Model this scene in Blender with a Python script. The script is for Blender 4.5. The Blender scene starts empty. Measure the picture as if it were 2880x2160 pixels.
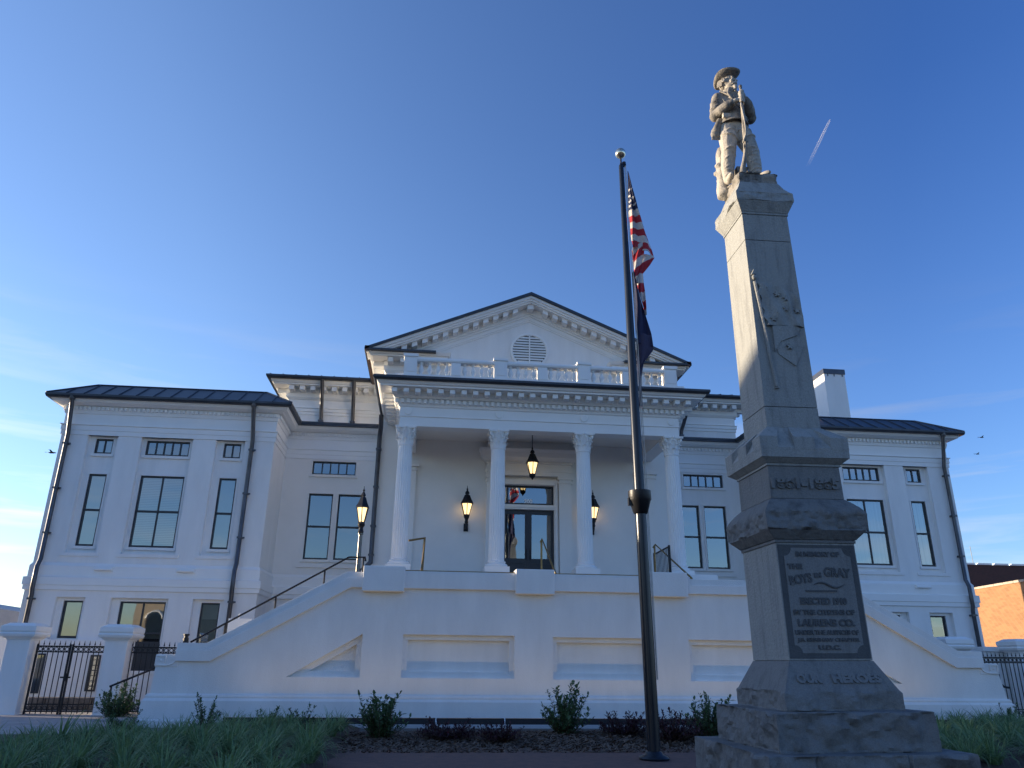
import bpy, bmesh, math, random
from math import sin, cos, pi, radians, sqrt, atan2
from mathutils import Vector, Matrix, noise
random.seed(7)
sc = bpy.context.scene
COL = sc.collection

# ---------------------------------------------------------------- helpers
class MB:
    """collects shapes and links them as one mesh object"""
    def __init__(s): s.v=[]; s.f=[]; s.m=[]
    def add(s, vs, fs, mi=0):
        o=len(s.v); s.v+= [tuple(p) for p in vs]
        for f in fs: s.f.append([i+o for i in f]); s.m.append(mi)
        return s
    def box(s,x0,x1,y0,y1,z0,z1,mi=0):
        if x0>x1: x0,x1=x1,x0
        vs=[(x0,y0,z0),(x1,y0,z0),(x1,y1,z0),(x0,y1,z0),(x0,y0,z1),(x1,y0,z1),(x1,y1,z1),(x0,y1,z1)]
        return s.add(vs,[(0,3,2,1),(4,5,6,7),(0,1,5,4),(1,2,6,5),(2,3,7,6),(3,0,4,7)],mi)
    def prism(s,poly,y0,y1,mi=0):          # polygon in x,z pushed along y
        n=len(poly); vs=[(x,y0,z) for x,z in poly]+[(x,y1,z) for x,z in poly]
        fs=[tuple(range(n)),tuple(range(2*n-1,n-1,-1))]+[(i,(i+1)%n,n+(i+1)%n,n+i) for i in range(n)]
        return s.add(vs,fs,mi)
    def prismx(s,poly,x0,x1,mi=0):         # polygon in y,z pushed along x
        n=len(poly); vs=[(x0,y,z) for y,z in poly]+[(x1,y,z) for y,z in poly]
        fs=[tuple(range(n)),tuple(range(2*n-1,n-1,-1))]+[(i,(i+1)%n,n+(i+1)%n,n+i) for i in range(n)]
        return s.add(vs,fs,mi)
    def quad(s,a,b,c,d,mi=0): return s.add([a,b,c,d],[(0,1,2,3)],mi)
    def sweep(s,path,prof,mi=0):           # closed profile (out,z) along an xy path; out is to the right of travel
        n=len(path); k=len(prof); vs=[]
        for i,(x,y) in enumerate(path):
            def nrm(a,b):
                dx,dy=b[0]-a[0],b[1]-a[1]; l=sqrt(dx*dx+dy*dy); return (dy/l,-dx/l)
            if i==0: nx,ny=nrm(path[0],path[1])
            elif i==n-1: nx,ny=nrm(path[-2],path[-1])
            else:
                a=nrm(path[i-1],path[i]); b=nrm(path[i],path[i+1]); d=1+a[0]*b[0]+a[1]*b[1]
                nx,ny=(a[0]+b[0])/d,(a[1]+b[1])/d
            vs+=[(x+nx*o,y+ny*o,z) for o,z in prof]
        fs=[]
        for i in range(n-1):
            for j in range(k):
                fs.append((i*k+j,i*k+(j+1)%k,(i+1)*k+(j+1)%k,(i+1)*k+j))
        fs+= [tuple(range(k-1,-1,-1)),tuple(range((n-1)*k,n*k))]
        return s.add(vs,fs,mi)
    def blocks(s,p0,p1,o0,o1,z0,z1,w,step,mi=0,inset=0.0):   # dentils / modillions along one edge
        dx,dy=p1[0]-p0[0],p1[1]-p0[1]; l=sqrt(dx*dx+dy*dy); tx,ty=dx/l,dy/l; nx,ny=ty,-tx
        L=l-2*inset
        n=max(1,int(round(L/step))); st=L/n
        for i in range(n+1):
            c=inset+i*st
            q=[]
            for a,o in ((c-w/2,o0),(c+w/2,o0),(c+w/2,o1),(c-w/2,o1)):
                q.append((p0[0]+tx*a+nx*o,p0[1]+ty*a+ny*o))
            vs=[(x,y,z0) for x,y in q]+[(x,y,z1) for x,y in q]
            s.add(vs,[(0,3,2,1),(4,5,6,7),(0,1,5,4),(1,2,6,5),(2,3,7,6),(3,0,4,7)],mi)
        return s
    def lathe(s,prof,cx=0,cy=0,n=16,mi=0,ph=0.0,sq=None):
        k=len(prof); vs=[]
        for j in range(n):
            a=2*pi*j/n+ph
            for r,z in prof: vs.append((cx+r*cos(a),cy+r*sin(a),z))
        fs=[]
        for j in range(n):
            j2=(j+1)%n
            for i in range(k-1): fs.append((j*k+i,j2*k+i,j2*k+i+1,j*k+i+1))
        fs.append(tuple(j*k for j in range(n-1,-1,-1))); fs.append(tuple(j*k+k-1 for j in range(n)))
        return s.add(vs,fs,mi)
    def tube(s,pts,r,n=8,mi=0):
        pts=[Vector(p) for p in pts]; N=len(pts); rs=r if isinstance(r,(list,tuple)) else [r]*N
        vs=[]; up=None
        for i,p in enumerate(pts):
            if i==0: d=pts[1]-p
            elif i==N-1: d=p-pts[i-1]
            else: d=(pts[i+1]-p).normalized()+(p-pts[i-1]).normalized()
            d.normalize()
            if up is None:
                up=Vector((0,0,1)) if abs(d.z)<.9 else Vector((1,0,0))
            a=d.cross(up); 
            if a.length<1e-4: a=d.cross(Vector((0,1,0)))
            a.normalize(); b=a.cross(d); up=b
            for j in range(n):
                t=2*pi*j/n; q=p+a*(rs[i]*cos(t))+b*(rs[i]*sin(t)); vs.append(tuple(q))
        fs=[]
        for i in range(N-1):
            for j in range(n): fs.append((i*n+j,i*n+(j+1)%n,(i+1)*n+(j+1)%n,(i+1)*n+j))
        fs+=[tuple(range(n-1,-1,-1)),tuple(range((N-1)*n,N*n))]
        return s.add(vs,fs,mi)
    def ball(s,c,r,n=12,m=8,mi=0):
        rx,ry,rz=r if isinstance(r,(tuple,list)) else (r,r,r)
        vs=[(c[0],c[1],c[2]-rz)]
        for i in range(1,m):
            t=-pi/2+pi*i/m
            for j in range(n):
                a=2*pi*j/n; vs.append((c[0]+rx*cos(t)*cos(a),c[1]+ry*cos(t)*sin(a),c[2]+rz*sin(t)))
        vs.append((c[0],c[1],c[2]+rz)); fs=[]
        for j in range(n): fs.append((0,1+(j+1)%n,1+j))
        for i in range(m-2):
            for j in range(n):
                fs.append((1+i*n+j,1+i*n+(j+1)%n,1+(i+1)*n+(j+1)%n,1+(i+1)*n+j))
        t=len(vs)-1
        for j in range(n): fs.append((1+(m-2)*n+j,1+(m-2)*n+(j+1)%n,t))
        return s.add(vs,fs,mi)
    def wall(s,x0,x1,z0,z1,holes,y,d,mi=0):   # wall facing -y with reveals of depth d round each hole
        xs=sorted({x0,x1,*[h[0] for h in holes],*[h[1] for h in holes]}); xs=[x for x in xs if x0<=x<=x1]
        zs=sorted({z0,z1,*[h[2] for h in holes],*[h[3] for h in holes]}); zs=[z for z in zs if z0<=z<=z1]
        for i in range(len(xs)-1):
            for j in range(len(zs)-1):
                cx,cz=(xs[i]+xs[i+1])/2,(zs[j]+zs[j+1])/2
                if any(h[0]<cx<h[1] and h[2]<cz<h[3] for h in holes): continue
                s.quad((xs[i],y,zs[j]),(xs[i+1],y,zs[j]),(xs[i+1],y,zs[j+1]),(xs[i],y,zs[j+1]),mi)
        for a,b,c,e in holes:
            s.quad((a,y,c),(a,y+d,c),(a,y+d,e),(a,y,e),mi); s.quad((b,y,c),(b,y,e),(b,y+d,e),(b,y+d,c),mi)
            s.quad((a,y,e),(a,y+d,e),(b,y+d,e),(b,y,e),mi); s.quad((a,y,c),(b,y,c),(b,y+d,c),(a,y+d,c),mi)
        return s
    def build(s,name,mat,parent=None,smooth=False,bevel=0,recalc=True,auto=None):
        me=bpy.data.meshes.new(name); me.from_pydata(s.v,[],s.f)
        mats=mat if isinstance(mat,(list,tuple)) else [mat]
        for m in mats: me.materials.append(m)
        me.polygons.foreach_set('material_index',s.m)
        if recalc:
            bm=bmesh.new(); bm.from_mesh(me)
            bmesh.ops.remove_doubles(bm,verts=bm.verts,dist=1e-5)
            bmesh.ops.recalc_face_normals(bm,faces=bm.faces); bm.to_mesh(me); bm.free()
        if smooth: me.polygons.foreach_set('use_smooth',[True]*len(me.polygons))
        o=bpy.data.objects.new(name,me); COL.objects.link(o)
        if parent:
            o.parent=parent; o.matrix_parent_inverse=Matrix()
            o.location=-world_loc(parent)
        if bevel:
            b=o.modifiers.new('bevel','BEVEL'); b.width=bevel; b.segments=2; b.limit_method='ANGLE'; b.angle_limit=radians(40)
        if auto: 
            shade_auto(me,auto)
        return o
def world_loc(o):
    l=Vector(o.location)
    while o.parent: o=o.parent; l=l+Vector(o.location)
    return l
def shade_auto(me,deg):
    bm=bmesh.new(); bm.from_mesh(me)
    for f in bm.faces: f.smooth=True
    for e in bm.edges:
        if len(e.link_faces)==2:
            if e.calc_face_angle(0)>radians(deg): e.smooth=False
    bm.to_mesh(me); bm.free()
def thing(name,label,cat,loc=(0,0,0),group=None):
    o=bpy.data.objects.new(name,None); COL.objects.link(o); o.location=loc; o.empty_display_size=.2
    tag(o,label,cat,group); return o
def tag(o,label,cat,group=None,kind=None):
    if label: o['label']=label
    if cat: o['category']=cat
    if group: o['group']=group
    if kind: o['kind']=kind
    return o
def struct(o,kind='structure'): o['kind']=kind; return o
def copy_tree(o,parent=None):
    c=o.copy(); COL.objects.link(c)
    if parent: c.parent=parent
    for ch in list(o.children): copy_tree(ch,c)
    return c

# ---------------------------------------------------------------- materials
def mat(name,col,rough=.7,metal=0.,bump=0.,bscale=40.,var=0.,vscale=3.,spec=.5,col2=None,stretch=(1,1,1),detail=6):
    m=bpy.data.materials.new(name); m.use_nodes=True; nt=m.node_tree; b=nt.nodes['Principled BSDF']
    b.inputs['Base Color'].default_value=(*col,1); b.inputs['Roughness'].default_value=rough; b.inputs['Metallic'].default_value=metal
    b.inputs['Specular IOR Level'].default_value=spec
    tc=nt.nodes.new('ShaderNodeTexCoord'); mp=nt.nodes.new('ShaderNodeMapping'); mp.inputs['Scale'].default_value=stretch
    nt.links.new(tc.outputs['Object'],mp.inputs['Vector'])
    if var or col2:
        n=nt.nodes.new('ShaderNodeTexNoise'); n.inputs['Scale'].default_value=vscale; n.inputs['Detail'].default_value=detail; n.inputs['Roughness'].default_value=.65
        nt.links.new(mp.outputs[0],n.inputs['Vector'])
        r=nt.nodes.new('ShaderNodeValToRGB'); r.color_ramp.elements[0].position=.32; r.color_ramp.elements[1].position=.68
        c2=col2 or tuple(max(0,c*(1-var)) for c in col)
        r.color_ramp.elements[0].color=(*c2,1); r.color_ramp.elements[1].color=(*(col if col2 else [min(1,c*(1+var*.5)) for c in col]),1)
        nt.links.new(n.outputs['Fac'],r.inputs['Fac']); nt.links.new(r.outputs['Color'],b.inputs['Base Color'])
    if bump:
        n2=nt.nodes.new('ShaderNodeTexNoise'); n2.inputs['Scale'].default_value=bscale; n2.inputs['Detail'].default_value=5
        nt.links.new(tc.outputs['Object'],n2.inputs['Vector'])
        bp=nt.nodes.new('ShaderNodeBump'); bp.inputs['Strength'].default_value=bump; bp.inputs['Distance'].default_value=.02
        nt.links.new(n2.outputs['Fac'],bp.inputs['Height']); nt.links.new(bp.outputs[0],b.inputs['Normal'])
    return m
WHITE=mat('white_stucco',(.85,.845,.83),.75,bump=.3,bscale=55,var=.07,vscale=1.1,stretch=(1.6,1.6,.35))
STAIRW=mat('podium_stucco',(.80,.795,.785),.8,bump=.45,bscale=38,var=.08,vscale=.9,stretch=(1.5,1.5,.45))
TRIM=mat('white_trim',(.86,.86,.845),.55,var=.03,vscale=1.5)
CREAM=mat('porch_white',(.85,.835,.80),.75,bump=.2,bscale=50,var=.04,vscale=.8)
ROOF=mat('dark_metal_roof',(.065,.072,.085),.42,.55,var=.25,vscale=2.0,bump=.1,bscale=8)
PIPE=mat('dark_metal_pipe',(.085,.09,.105),.32,.5,var=.3,vscale=2.5,bump=.08,bscale=10)
COPPER=mat('brown_copper_gutter',(.16,.085,.06),.4,.7,var=.3,vscale=3)
SLATE=mat('window_frame_paint',(.022,.028,.038),.4,var=.1)
BLACK=mat('black_iron',(.012,.013,.017),.42,.3,var=.25,vscale=6,bump=.15,bscale=30)
BRASS=mat('brass_rail',(.26,.18,.075),.42,.7,var=.25,vscale=8)
GOLDB=mat('dark_bronze_pole',(.016,.021,.030),.27,.25,var=.25,vscale=1.5)
POSTM=mat('lamp_post_metal',(.13,.115,.10),.2,.95,var=.2,vscale=3)
BALLM=mat('pale_gold_ball',(.75,.68,.52),.18,.95,var=.08,vscale=9)
BLIND=mat('pale_blind',(.42,.46,.47),.8,var=.05)
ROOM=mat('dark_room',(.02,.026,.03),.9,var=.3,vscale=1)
SHADE=mat('roller_shade',(.30,.33,.31),.85,var=.1)
CURT=mat('sheer_curtain',(.40,.45,.48),.85,var=.45,vscale=2.2,stretch=(4,1,.05))
CONC=mat('pale_concrete',(.36,.34,.33),.85,bump=.3,bscale=35,var=.18,vscale=2)
def stripes_blind():
    m=BLIND.copy(); m.name='slatted_blind'; nt=m.node_tree; b=nt.nodes['Principled BSDF']
    tc=nt.nodes['Texture Coordinate']; w=nt.nodes.new('ShaderNodeTexWave'); w.bands_direction='Z'; w.inputs['Scale'].default_value=5.4
    w.inputs['Distortion'].default_value=.0
    nt.links.new(tc.outputs['Object'],w.inputs['Vector'])
    r=nt.nodes.new('ShaderNodeValToRGB'); r.color_ramp.elements[0].color=(.27,.31,.33,1); r.color_ramp.elements[1].color=(.42,.46,.47,1)
    r.color_ramp.elements[0].position=.2; r.color_ramp.elements[1].position=.6
    nt.links.new(w.outputs['Fac'],r.inputs['Fac']); nt.links.new(r.outputs['Color'],b.inputs['Base Color']); return m
SLAT=stripes_blind()
def glass():
    m=bpy.data.materials.new('window_glass'); m.use_nodes=True; nt=m.node_tree; nt.nodes.remove(nt.nodes['Principled BSDF'])
    out=nt.nodes['Material Output']; tr=nt.nodes.new('ShaderNodeBsdfTransparent'); tr.inputs[0].default_value=(.62,.68,.70,1)
    gl=nt.nodes.new('ShaderNodeBsdfGlossy'); gl.inputs['Roughness'].default_value=.015; gl.inputs[0].default_value=(.9,.97,1,1)
    tc=nt.nodes.new('ShaderNodeTexCoord'); n=nt.nodes.new('ShaderNodeTexNoise'); n.inputs['Scale'].default_value=.9; nt.links.new(tc.outputs['Object'],n.inputs['Vector'])
    bp=nt.nodes.new('ShaderNodeBump'); bp.inputs['Strength'].default_value=.05; bp.inputs['Distance'].default_value=.05
    nt.links.new(n.outputs['Fac'],bp.inputs['Height']); nt.links.new(bp.outputs[0],gl.inputs['Normal'])
    fr=nt.nodes.new('ShaderNodeFresnel'); fr.inputs[0].default_value=1.45
    ad=nt.nodes.new('ShaderNodeMath'); ad.operation='ADD'; ad.use_clamp=True; ad.inputs[1].default_value=.27
    nt.links.new(fr.outputs[0],ad.inputs[0])
    mx=nt.nodes.new('ShaderNodeMixShader'); nt.links.new(ad.outputs[0],mx.inputs[0]); nt.links.new(tr.outputs[0],mx.inputs[1]); nt.links.new(gl.outputs[0],mx.inputs[2])
    nt.links.new(mx.outputs[0],out.inputs[0]); return m
GLASS=glass()
def emis(name,col,st):
    m=bpy.data.materials.new(name); m.use_nodes=True; nt=m.node_tree; b=nt.nodes['Principled BSDF']
    b.inputs['Base Color'].default_value=(.8,.7,.5,1); b.inputs['Emission Color'].default_value=(*col,1); b.inputs['Emission Strength'].default_value=st
    tc=nt.nodes.new('ShaderNodeTexCoord'); return m
LAMP=emis('lit_lantern_glass',(1.0,.66,.28),1.08)
def stone(name,base,dark,bump=.6,bscale=28,streak=(5,5,.7)):
    m=mat(name,base,.85,col2=dark,vscale=1.6,stretch=streak,bump=bump,bscale=bscale,spec=.3); nt=m.node_tree
    b=nt.nodes['Principled BSDF']; r=[n for n in nt.nodes if n.type=='VALTORGB'][0]; r.color_ramp.elements[0].position=.24; r.color_ramp.elements[1].position=.5
    tc=nt.nodes['Texture Coordinate']; n=nt.nodes.new('ShaderNodeTexNoise'); n.inputs['Scale'].default_value=90; n.inputs['Detail'].default_value=3
    nt.links.new(tc.outputs['Object'],n.inputs['Vector'])
    mx=nt.nodes.new('ShaderNodeMix'); mx.data_type='RGBA'; mx.blend_type='MULTIPLY'; mx.inputs['Factor'].default_value=.55
    nt.links.new(r.outputs['Color'],mx.inputs['A']); nt.links.new(n.outputs['Color'],mx.inputs['B'])
    r2=nt.nodes.new('ShaderNodeValToRGB'); r2.color_ramp.elements[0].position=.3; r2.color_ramp.elements[1].position=.62; r2.color_ramp.elements[0].color=(.55,.55,.55,1)
    nt.links.new(n.outputs['Fac'],r2.inputs['Fac']); nt.links.new(r2.outputs['Color'],mx.inputs['B'])
    nt.links.new(mx.outputs['Result'],b.inputs['Base Color']); return m
GRAN=stone('grey_granite',(.31,.32,.31),(.19,.195,.195))
GRAND=stone('dark_rock_granite',(.185,.19,.19),(.075,.078,.08),bump=1.0,bscale=14,streak=(3,3,3))
GRANT=stone('letter_granite',(.205,.21,.21),(.13,.135,.137))
PANEL=stone('pale_plaque_granite',(.215,.22,.22),(.16,.165,.165),bump=.3)
PANELD=stone('dark_plaque_border',(.10,.105,.11),(.075,.08,.085),bump=.3)
MARBLE=stone('weathered_statue_stone',(.46,.43,.38),(.13,.125,.12),bump=.5,bscale=30,streak=(3.2,3.2,1.6))
MARBLED=stone('dark_weathered_stone',(.30,.28,.25),(.06,.06,.062),bump=.5,bscale=30,streak=(4,4,2.2))
for n_ in MARBLED.node_tree.nodes:
    if n_.type=='VALTORGB' and n_.color_ramp.elements[0].position<.25: n_.color_ramp.elements[0].position=.32; n_.color_ramp.elements[1].position=.54
def leafm(name,c1,c2,rough=.5,tr=.25):
    m=mat(name,c1,rough,col2=c2,vscale=9,spec=.35); nt=m.node_tree; b=nt.nodes['Principled BSDF']
    out=nt.nodes['Material Output']; t=nt.nodes.new('ShaderNodeBsdfTranslucent'); r=[n for n in nt.nodes if n.type=='VALTORGB'][0]
    nt.links.new(r.outputs['Color'],t.inputs[0]); mx=nt.nodes.new('ShaderNodeMixShader'); mx.inputs[0].default_value=tr
    nt.links.new(b.outputs[0],mx.inputs[1]); nt.links.new(t.outputs[0],mx.inputs[2]); nt.links.new(mx.outputs[0],out.inputs[0]); return m
LEAF=leafm('laurel_leaf',(.11,.19,.08),(.035,.075,.036))
RED=leafm('dark_purple_leaf',(.075,.024,.036),(.03,.014,.022))
GRASS=leafm('liriope_blade',(.24,.36,.15),(.10,.18,.085),.5,.35)
STEM=mat('woody_stem',(.09,.06,.04),.9,var=.3,vscale=20)
# ---------------------------------------------------------------- courthouse
CH=thing('courthouse','white stucco neoclassical courthouse with columned portico, pediment and two low wings','courthouse',(0,27.3,0))
BLINDPICK=random.Random(3)
def window(x0,x1,z0,z1,y,cols=1,rows=(),back=ROOM,back2=None,t=.05,split=.5,back_z=None):
    """dark framed window: frame and bars one mesh, its glass and what hangs behind it sub-parts"""
    m=MB()
    y0=y-.05; y1=y+.03; tb=t*1.5
    m.box(x0,x1,y0,y1,z1-t,z1); m.box(x0,x1,y0,y1,z0,z0+tb)
    m.box(x0,x0+t,y0,y1,z0+tb,z1-t); m.box(x1-t,x1,y0,y1,z0+tb,z1-t)
    xs=[x0+t+(x1-x0-2*t)*i/cols for i in range(cols+1)]; zs=[z0+tb]+[z0+(z1-z0)*r for r in rows]+[z1-t]
    b=.022
    for x in xs[1:-1]: m.box(x-b,x+b,y0+.012,y1-.012,z0+tb,z1-t)
    for z in zs[1:-1]:
        for i in range(cols): m.box(xs[i]+(b if i else 0),xs[i+1]-(b if i<cols-1 else 0),y0+.004,y1-.004,z-.032,z+.032)
    f=m.build('window',SLATE,CH)
    MB().quad((x0+t*.5,y,z0+t*.5),(x1-t*.5,y,z0+t*.5),(x1-t*.5,y,z1-t*.5),(x0+t*.5,y,z1-t*.5)).build('pane',GLASS,f,recalc=False)
    g=MB(); yb=y+.10
    if back_z is None:
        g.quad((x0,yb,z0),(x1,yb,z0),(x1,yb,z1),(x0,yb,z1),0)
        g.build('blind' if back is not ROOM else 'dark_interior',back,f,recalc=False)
    else:
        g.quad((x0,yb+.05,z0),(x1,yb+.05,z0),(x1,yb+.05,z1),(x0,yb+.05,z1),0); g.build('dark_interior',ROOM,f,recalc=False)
        MB().box(x0+.02,x1-.02,yb,yb+.01,back_z,z1).build('blind',back,f)
    return f
def casing(m,x0,x1,z0,z1,y,w=.07,d=.03,sill=True):
    m.box(x0-w,x0,y-d,y+.02,z0,z1); m.box(x1,x1+w,y-d,y+.02,z0,z1); m.box(x0-w,x1+w,y-d-.003,y+.02,z1,z1+w)
    if sill: m.box(x0-w-.03,x1+w+.03,y-d-.05,y+.02,z0-.09,z0)
YP=26.75
ARCH=[(-.1,8.80),(.03,8.80),(.03,8.96),(.05,8.965),(.05,9.13),(.09,9.15),(.09,9.18),(.006,9.19),(.006,9.55),(.04,9.57),(.05,9.63),(.06,9.67),(.06,9.83),(.2,9.84),(.24,9.86),(.36,9.90),(.42,9.99),(.42,10.0),(-.1,10.0)]
BELT=[(-.1,3.58),(.05,3.58),(.11,3.60),(.11,3.735),(.14,3.75),(.14,3.985),(.06,4.01),(.06,4.36),(.0,4.46),(-.1,4.46)]
def wing(s):
    def X(a,b): return (min(s*a,s*b),max(s*a,s*b))
    rec=[(15.47,14.47),(13.69,11.95),(11.17,10.17)]
    win=[(15.25,14.67),(13.55,12.09),(10.92,10.33)]
    x0,x1=X(16.36,9.17)
    m=MB()
    m.wall(x0,x1,4.2,9.9,[(*X(*r),4.79,8.80) for r in rec],YP,.18)
    grec=[(15.40,14.50,.9,3.38),(13.71,11.91,.9,3.38),(11.14,10.15,.9,3.38)]
    gw=[(15.20,14.60,2.12,3.28),(13.45,12.02,1.17,3.28),(10.90,10.30,1.7,3.28)]
    m.wall(*X(16.41,9.12),-.3,3.6,[(*X(a,b),c,e) for a,b,c,e in grec],YP-.05,.16)
    for (a,b),(c,e) in zip(rec,win):
        r0,r1=X(a,b); w0,w1=X(c,e)
        m.wall(r0-.01,r1+.01,4.78,8.81,[(w0,w1,5.03,7.48),(w0,w1,8.19,8.75)],YP+.178,.14)
        casing(m,w0,w1,5.03,7.48,YP+.178,.05,.02); casing(m,w0,w1,8.19,8.73,YP+.178,.05,.02)
        m.box(r0-.12,r1+.12,YP-.04,YP+.05,4.68,4.79)
    for (a,b,c,e),(u,v,z0,z1) in zip(grec,gw):
        r0,r1=X(a,b); w0,w1=X(u,v)
        m.wall(r0-.01,r1+.01,c-.01,e+.01,[(w0,w1,z0,z1)],YP+.108,.14); casing(m,w0,w1,z0,z1,YP+.108,.05,.02)
    # returns and back
    xo=s*16.36; xi=s*9.17
    m.quad((xo,YP,-.3),(xo,44,-.3),(xo,44,9.9),(xo,YP,9.9)); m.quad((xo+s*.05,YP-.05,-.3),(xo+s*.05,44,-.3),(xo+s*.05,44,3.6),(xo+s*.05,YP-.05,3.6))
    m.quad((xi,YP,-.3),(xi,29,-.3),(xi,29,9.9),(xi,YP,9.9)); m.quad((xi-s*.05,YP-.05,-.3),(xi-s*.05,29,-.3),(xi-s*.05,29,3.6),(xi-s*.05,YP-.05,3.6))
    # projecting basement plinth behind the gate
    m.box(*X(16.55,9.0),YP-.22,YP-.06,-.3,1.98) if False else None
    m.build('wall',WHITE,CH)
    # windows
    Y=YP+.26
    for i,(c,e) in enumerate(win):
        w0,w1=X(c,e); mid=i==1
        if s<0: bk=(SLAT if mid else BLIND)
        else: bk=CURT
        window(w0,w1,5.03,7.48,Y,2 if mid else 1,(.5,),bk)
        window(w0,w1,8.19,8.73,Y,5 if mid else 2,(),BLIND if s<0 and i==0 else ROOM,t=.045)
    Yg=YP+.20
    for i,(u,v,z0,z1) in enumerate(gw):
        w0,w1=X(u,v)
        if i==1:
            f=window(w0,w1,z0,z1,Yg,2,(.54,),SHADE,back_z=z0+(z1-z0)*(.46 if s<0 else .6))
            if s<0: MB().box(w0+.05,w1-.05,Yg-.035,Yg-.006,z0+.07,z0+.88).build('lower_panel',SLATE,f)
        else: window(w0,w1,z0,z1,Yg,1,(),SHADE,back_z=z0+(.02 if (i==0 and s<0) else (z1-z0)*.68))
    # cornice and belt
    pth=[(xo,44),(xo,YP),(xi,YP),(xi,29),(s*5.52,29)] if s<0 else [(s*5.52,29),(xi,29),(xi,YP),(xo,YP),(xo,44)]
    c=MB(); c.sweep(pth,ARCH)
    for i in range(len(pth)-1): c.blocks(pth[i],pth[i+1],.05,.13,9.69,9.80,.075,.15,inset=.05)
    c.build('cornice',TRIM,CH)
    MB().sweep(pth,BELT).build('belt_course',TRIM,CH)
    g=MB(); g.sweep(pth,[(.40,9.995),(.53,9.995),(.56,10.06),(.56,10.13),(.40,10.13)])
    g.build('gutter',ROOF,CH)
    # hipped roof with flat top, standing seams
    e=.55; ex0,ex1=x0-e,x1+e; ey=YP-e; d=1.15; zt=10.84; z0=10.125
    r=MB(); pv=[(ex0,ey,z0),(ex1,ey,z0),(ex1,44,z0),(ex0,44,z0),(ex0+d,ey+d,zt),(ex1-d,ey+d,zt),(ex1-d,44,zt),(ex0+d,44,zt)]
    r.add(pv,[(0,1,5,4),(1,2,6,5),(3,0,4,7),(4,5,6,7),(2,3,7,6),(0,3,2,1)])
    n=14
    for i in range(n+1):
        x=ex0+.1+(ex1-ex0-.2)*i/n; xt=min(max(x,ex0+d),ex1-d); k=1 if ex0+d<=x<=ex1-d else (min(x-ex0,ex1-x)/d)
        yt=ey+d*k; ztp=z0+(zt-z0)*k
        r.tube([(x,ey,z0+.015),(x,yt,ztp+.015)],.022,4)
    for sx in (0,1):
        xa=ex0 if sx==0 else ex1; xb=ex0+d if sx==0 else ex1-d
        r.tube([(xa,ey,z0+.01),(xb,ey+d,zt+.01)],.03,5)
    r.tube([(ex0+d,ey+d,zt+.01),(ex1-d,ey+d,zt+.01)],.03,5)
    for k in range(30):
        y=ey+1.3+k*.5; r.tube([((ex1 if s<0 else ex0),y,z0+.015),((ex1-d if s<0 else ex0+d),y,zt+.015)],.022,4)
    r.build('roof',ROOF,CH)
    # lower roof over the recess
    ra,rb=X(9.0,5.5)
    MB().add([(ra,28.45,10.12),(rb,28.45,10.12),(rb,31.05,10.3),(ra,31.05,10.3),(ra,28.45,10.0),(rb,28.45,10.0),(rb,31.05,10.0),(ra,31.05,10.0)],[(0,1,2,3),(4,5,6,7),(0,1,5,4),(1,2,6,5),(2,3,7,6),(3,0,4,7)]).build('roof',ROOF,CH)
    # recess wall
    a,b=X(9.17,5.4); dw=[(8.14,7.24),(7.04,6.14)]
    hs=[(*X(*w),5.01,7.46) for w in dw]+[(*X(8.12,6.48),8.19,8.72)]
    m=MB(); m.wall(a,b,-.3,9.9,hs,29,.2)
    for w in dw: casing(m,*X(*w),5.01,7.46,29,.06,.03)
    casing(m,*X(8.12,6.48),8.19,8.72,29,.06,.03); m.box(X(8.2,5.9)[0]-.15,X(8.2,5.9)[1]+.15,28.93,29.02,4.72,4.86)
    m.build('wall',CREAM if s<0 else WHITE,CH)
    for w in dw: window(*X(*w),5.01,7.46,29.12,1,(.5,),ROOM)
    window(*X(8.12,6.48),8.19,8.72,29.12,5,(),ROOM,t=.045)
    # downpipes
    def pipe(x,jog,zb):
        pts=[(x,YP-.46,10.02),(x,YP-.43,9.86),(x+jog,YP-.12,8.8),(x+jog,YP-.12,4.55),(x+jog,YP-.24,4.3),(x+jog,YP-.24,3.62),(x+jog,YP-.19,3.45),(x+jog,YP-.19,zb)]
        p=MB(); p.tube(pts,.072,10)
        for z in (8.45,6.9,5.4,3.3,1.8):
            yy=YP-.12 if z>4.5 else YP-.19
            p.box(x+jog-.085,x+jog+.085,yy-.085,yy+.13,z-.03,z+.03); p.box(x+jog+.06,x+jog+.15,yy-.02,yy+.03,z-.025,z+.025)
        p.lathe([(.10,10.06),(.10,9.96),(.075,9.9)],x,YP-.46,10)
        p.build('downpipe',PIPE,CH,auto=40)
    pipe(s*16.05,0.05*s,.05); 
    if s<0: pipe(-9.93,.03,.3)
    # small wall fittings under the sill line
    for xw in ((14.42,) if s>0 else (14.1,11.5)):
        q=MB(); q.tube([(s*xw-.27,YP-.11,4.26),(s*xw+.27,YP-.11,4.26)],.05,10); q.box(s*xw+.2*(-s),s*xw+.3*(-s),YP-.12,YP-.05,4.2,4.34); q.build('wall_fitting',TRIM,CH,auto=40)
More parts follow.
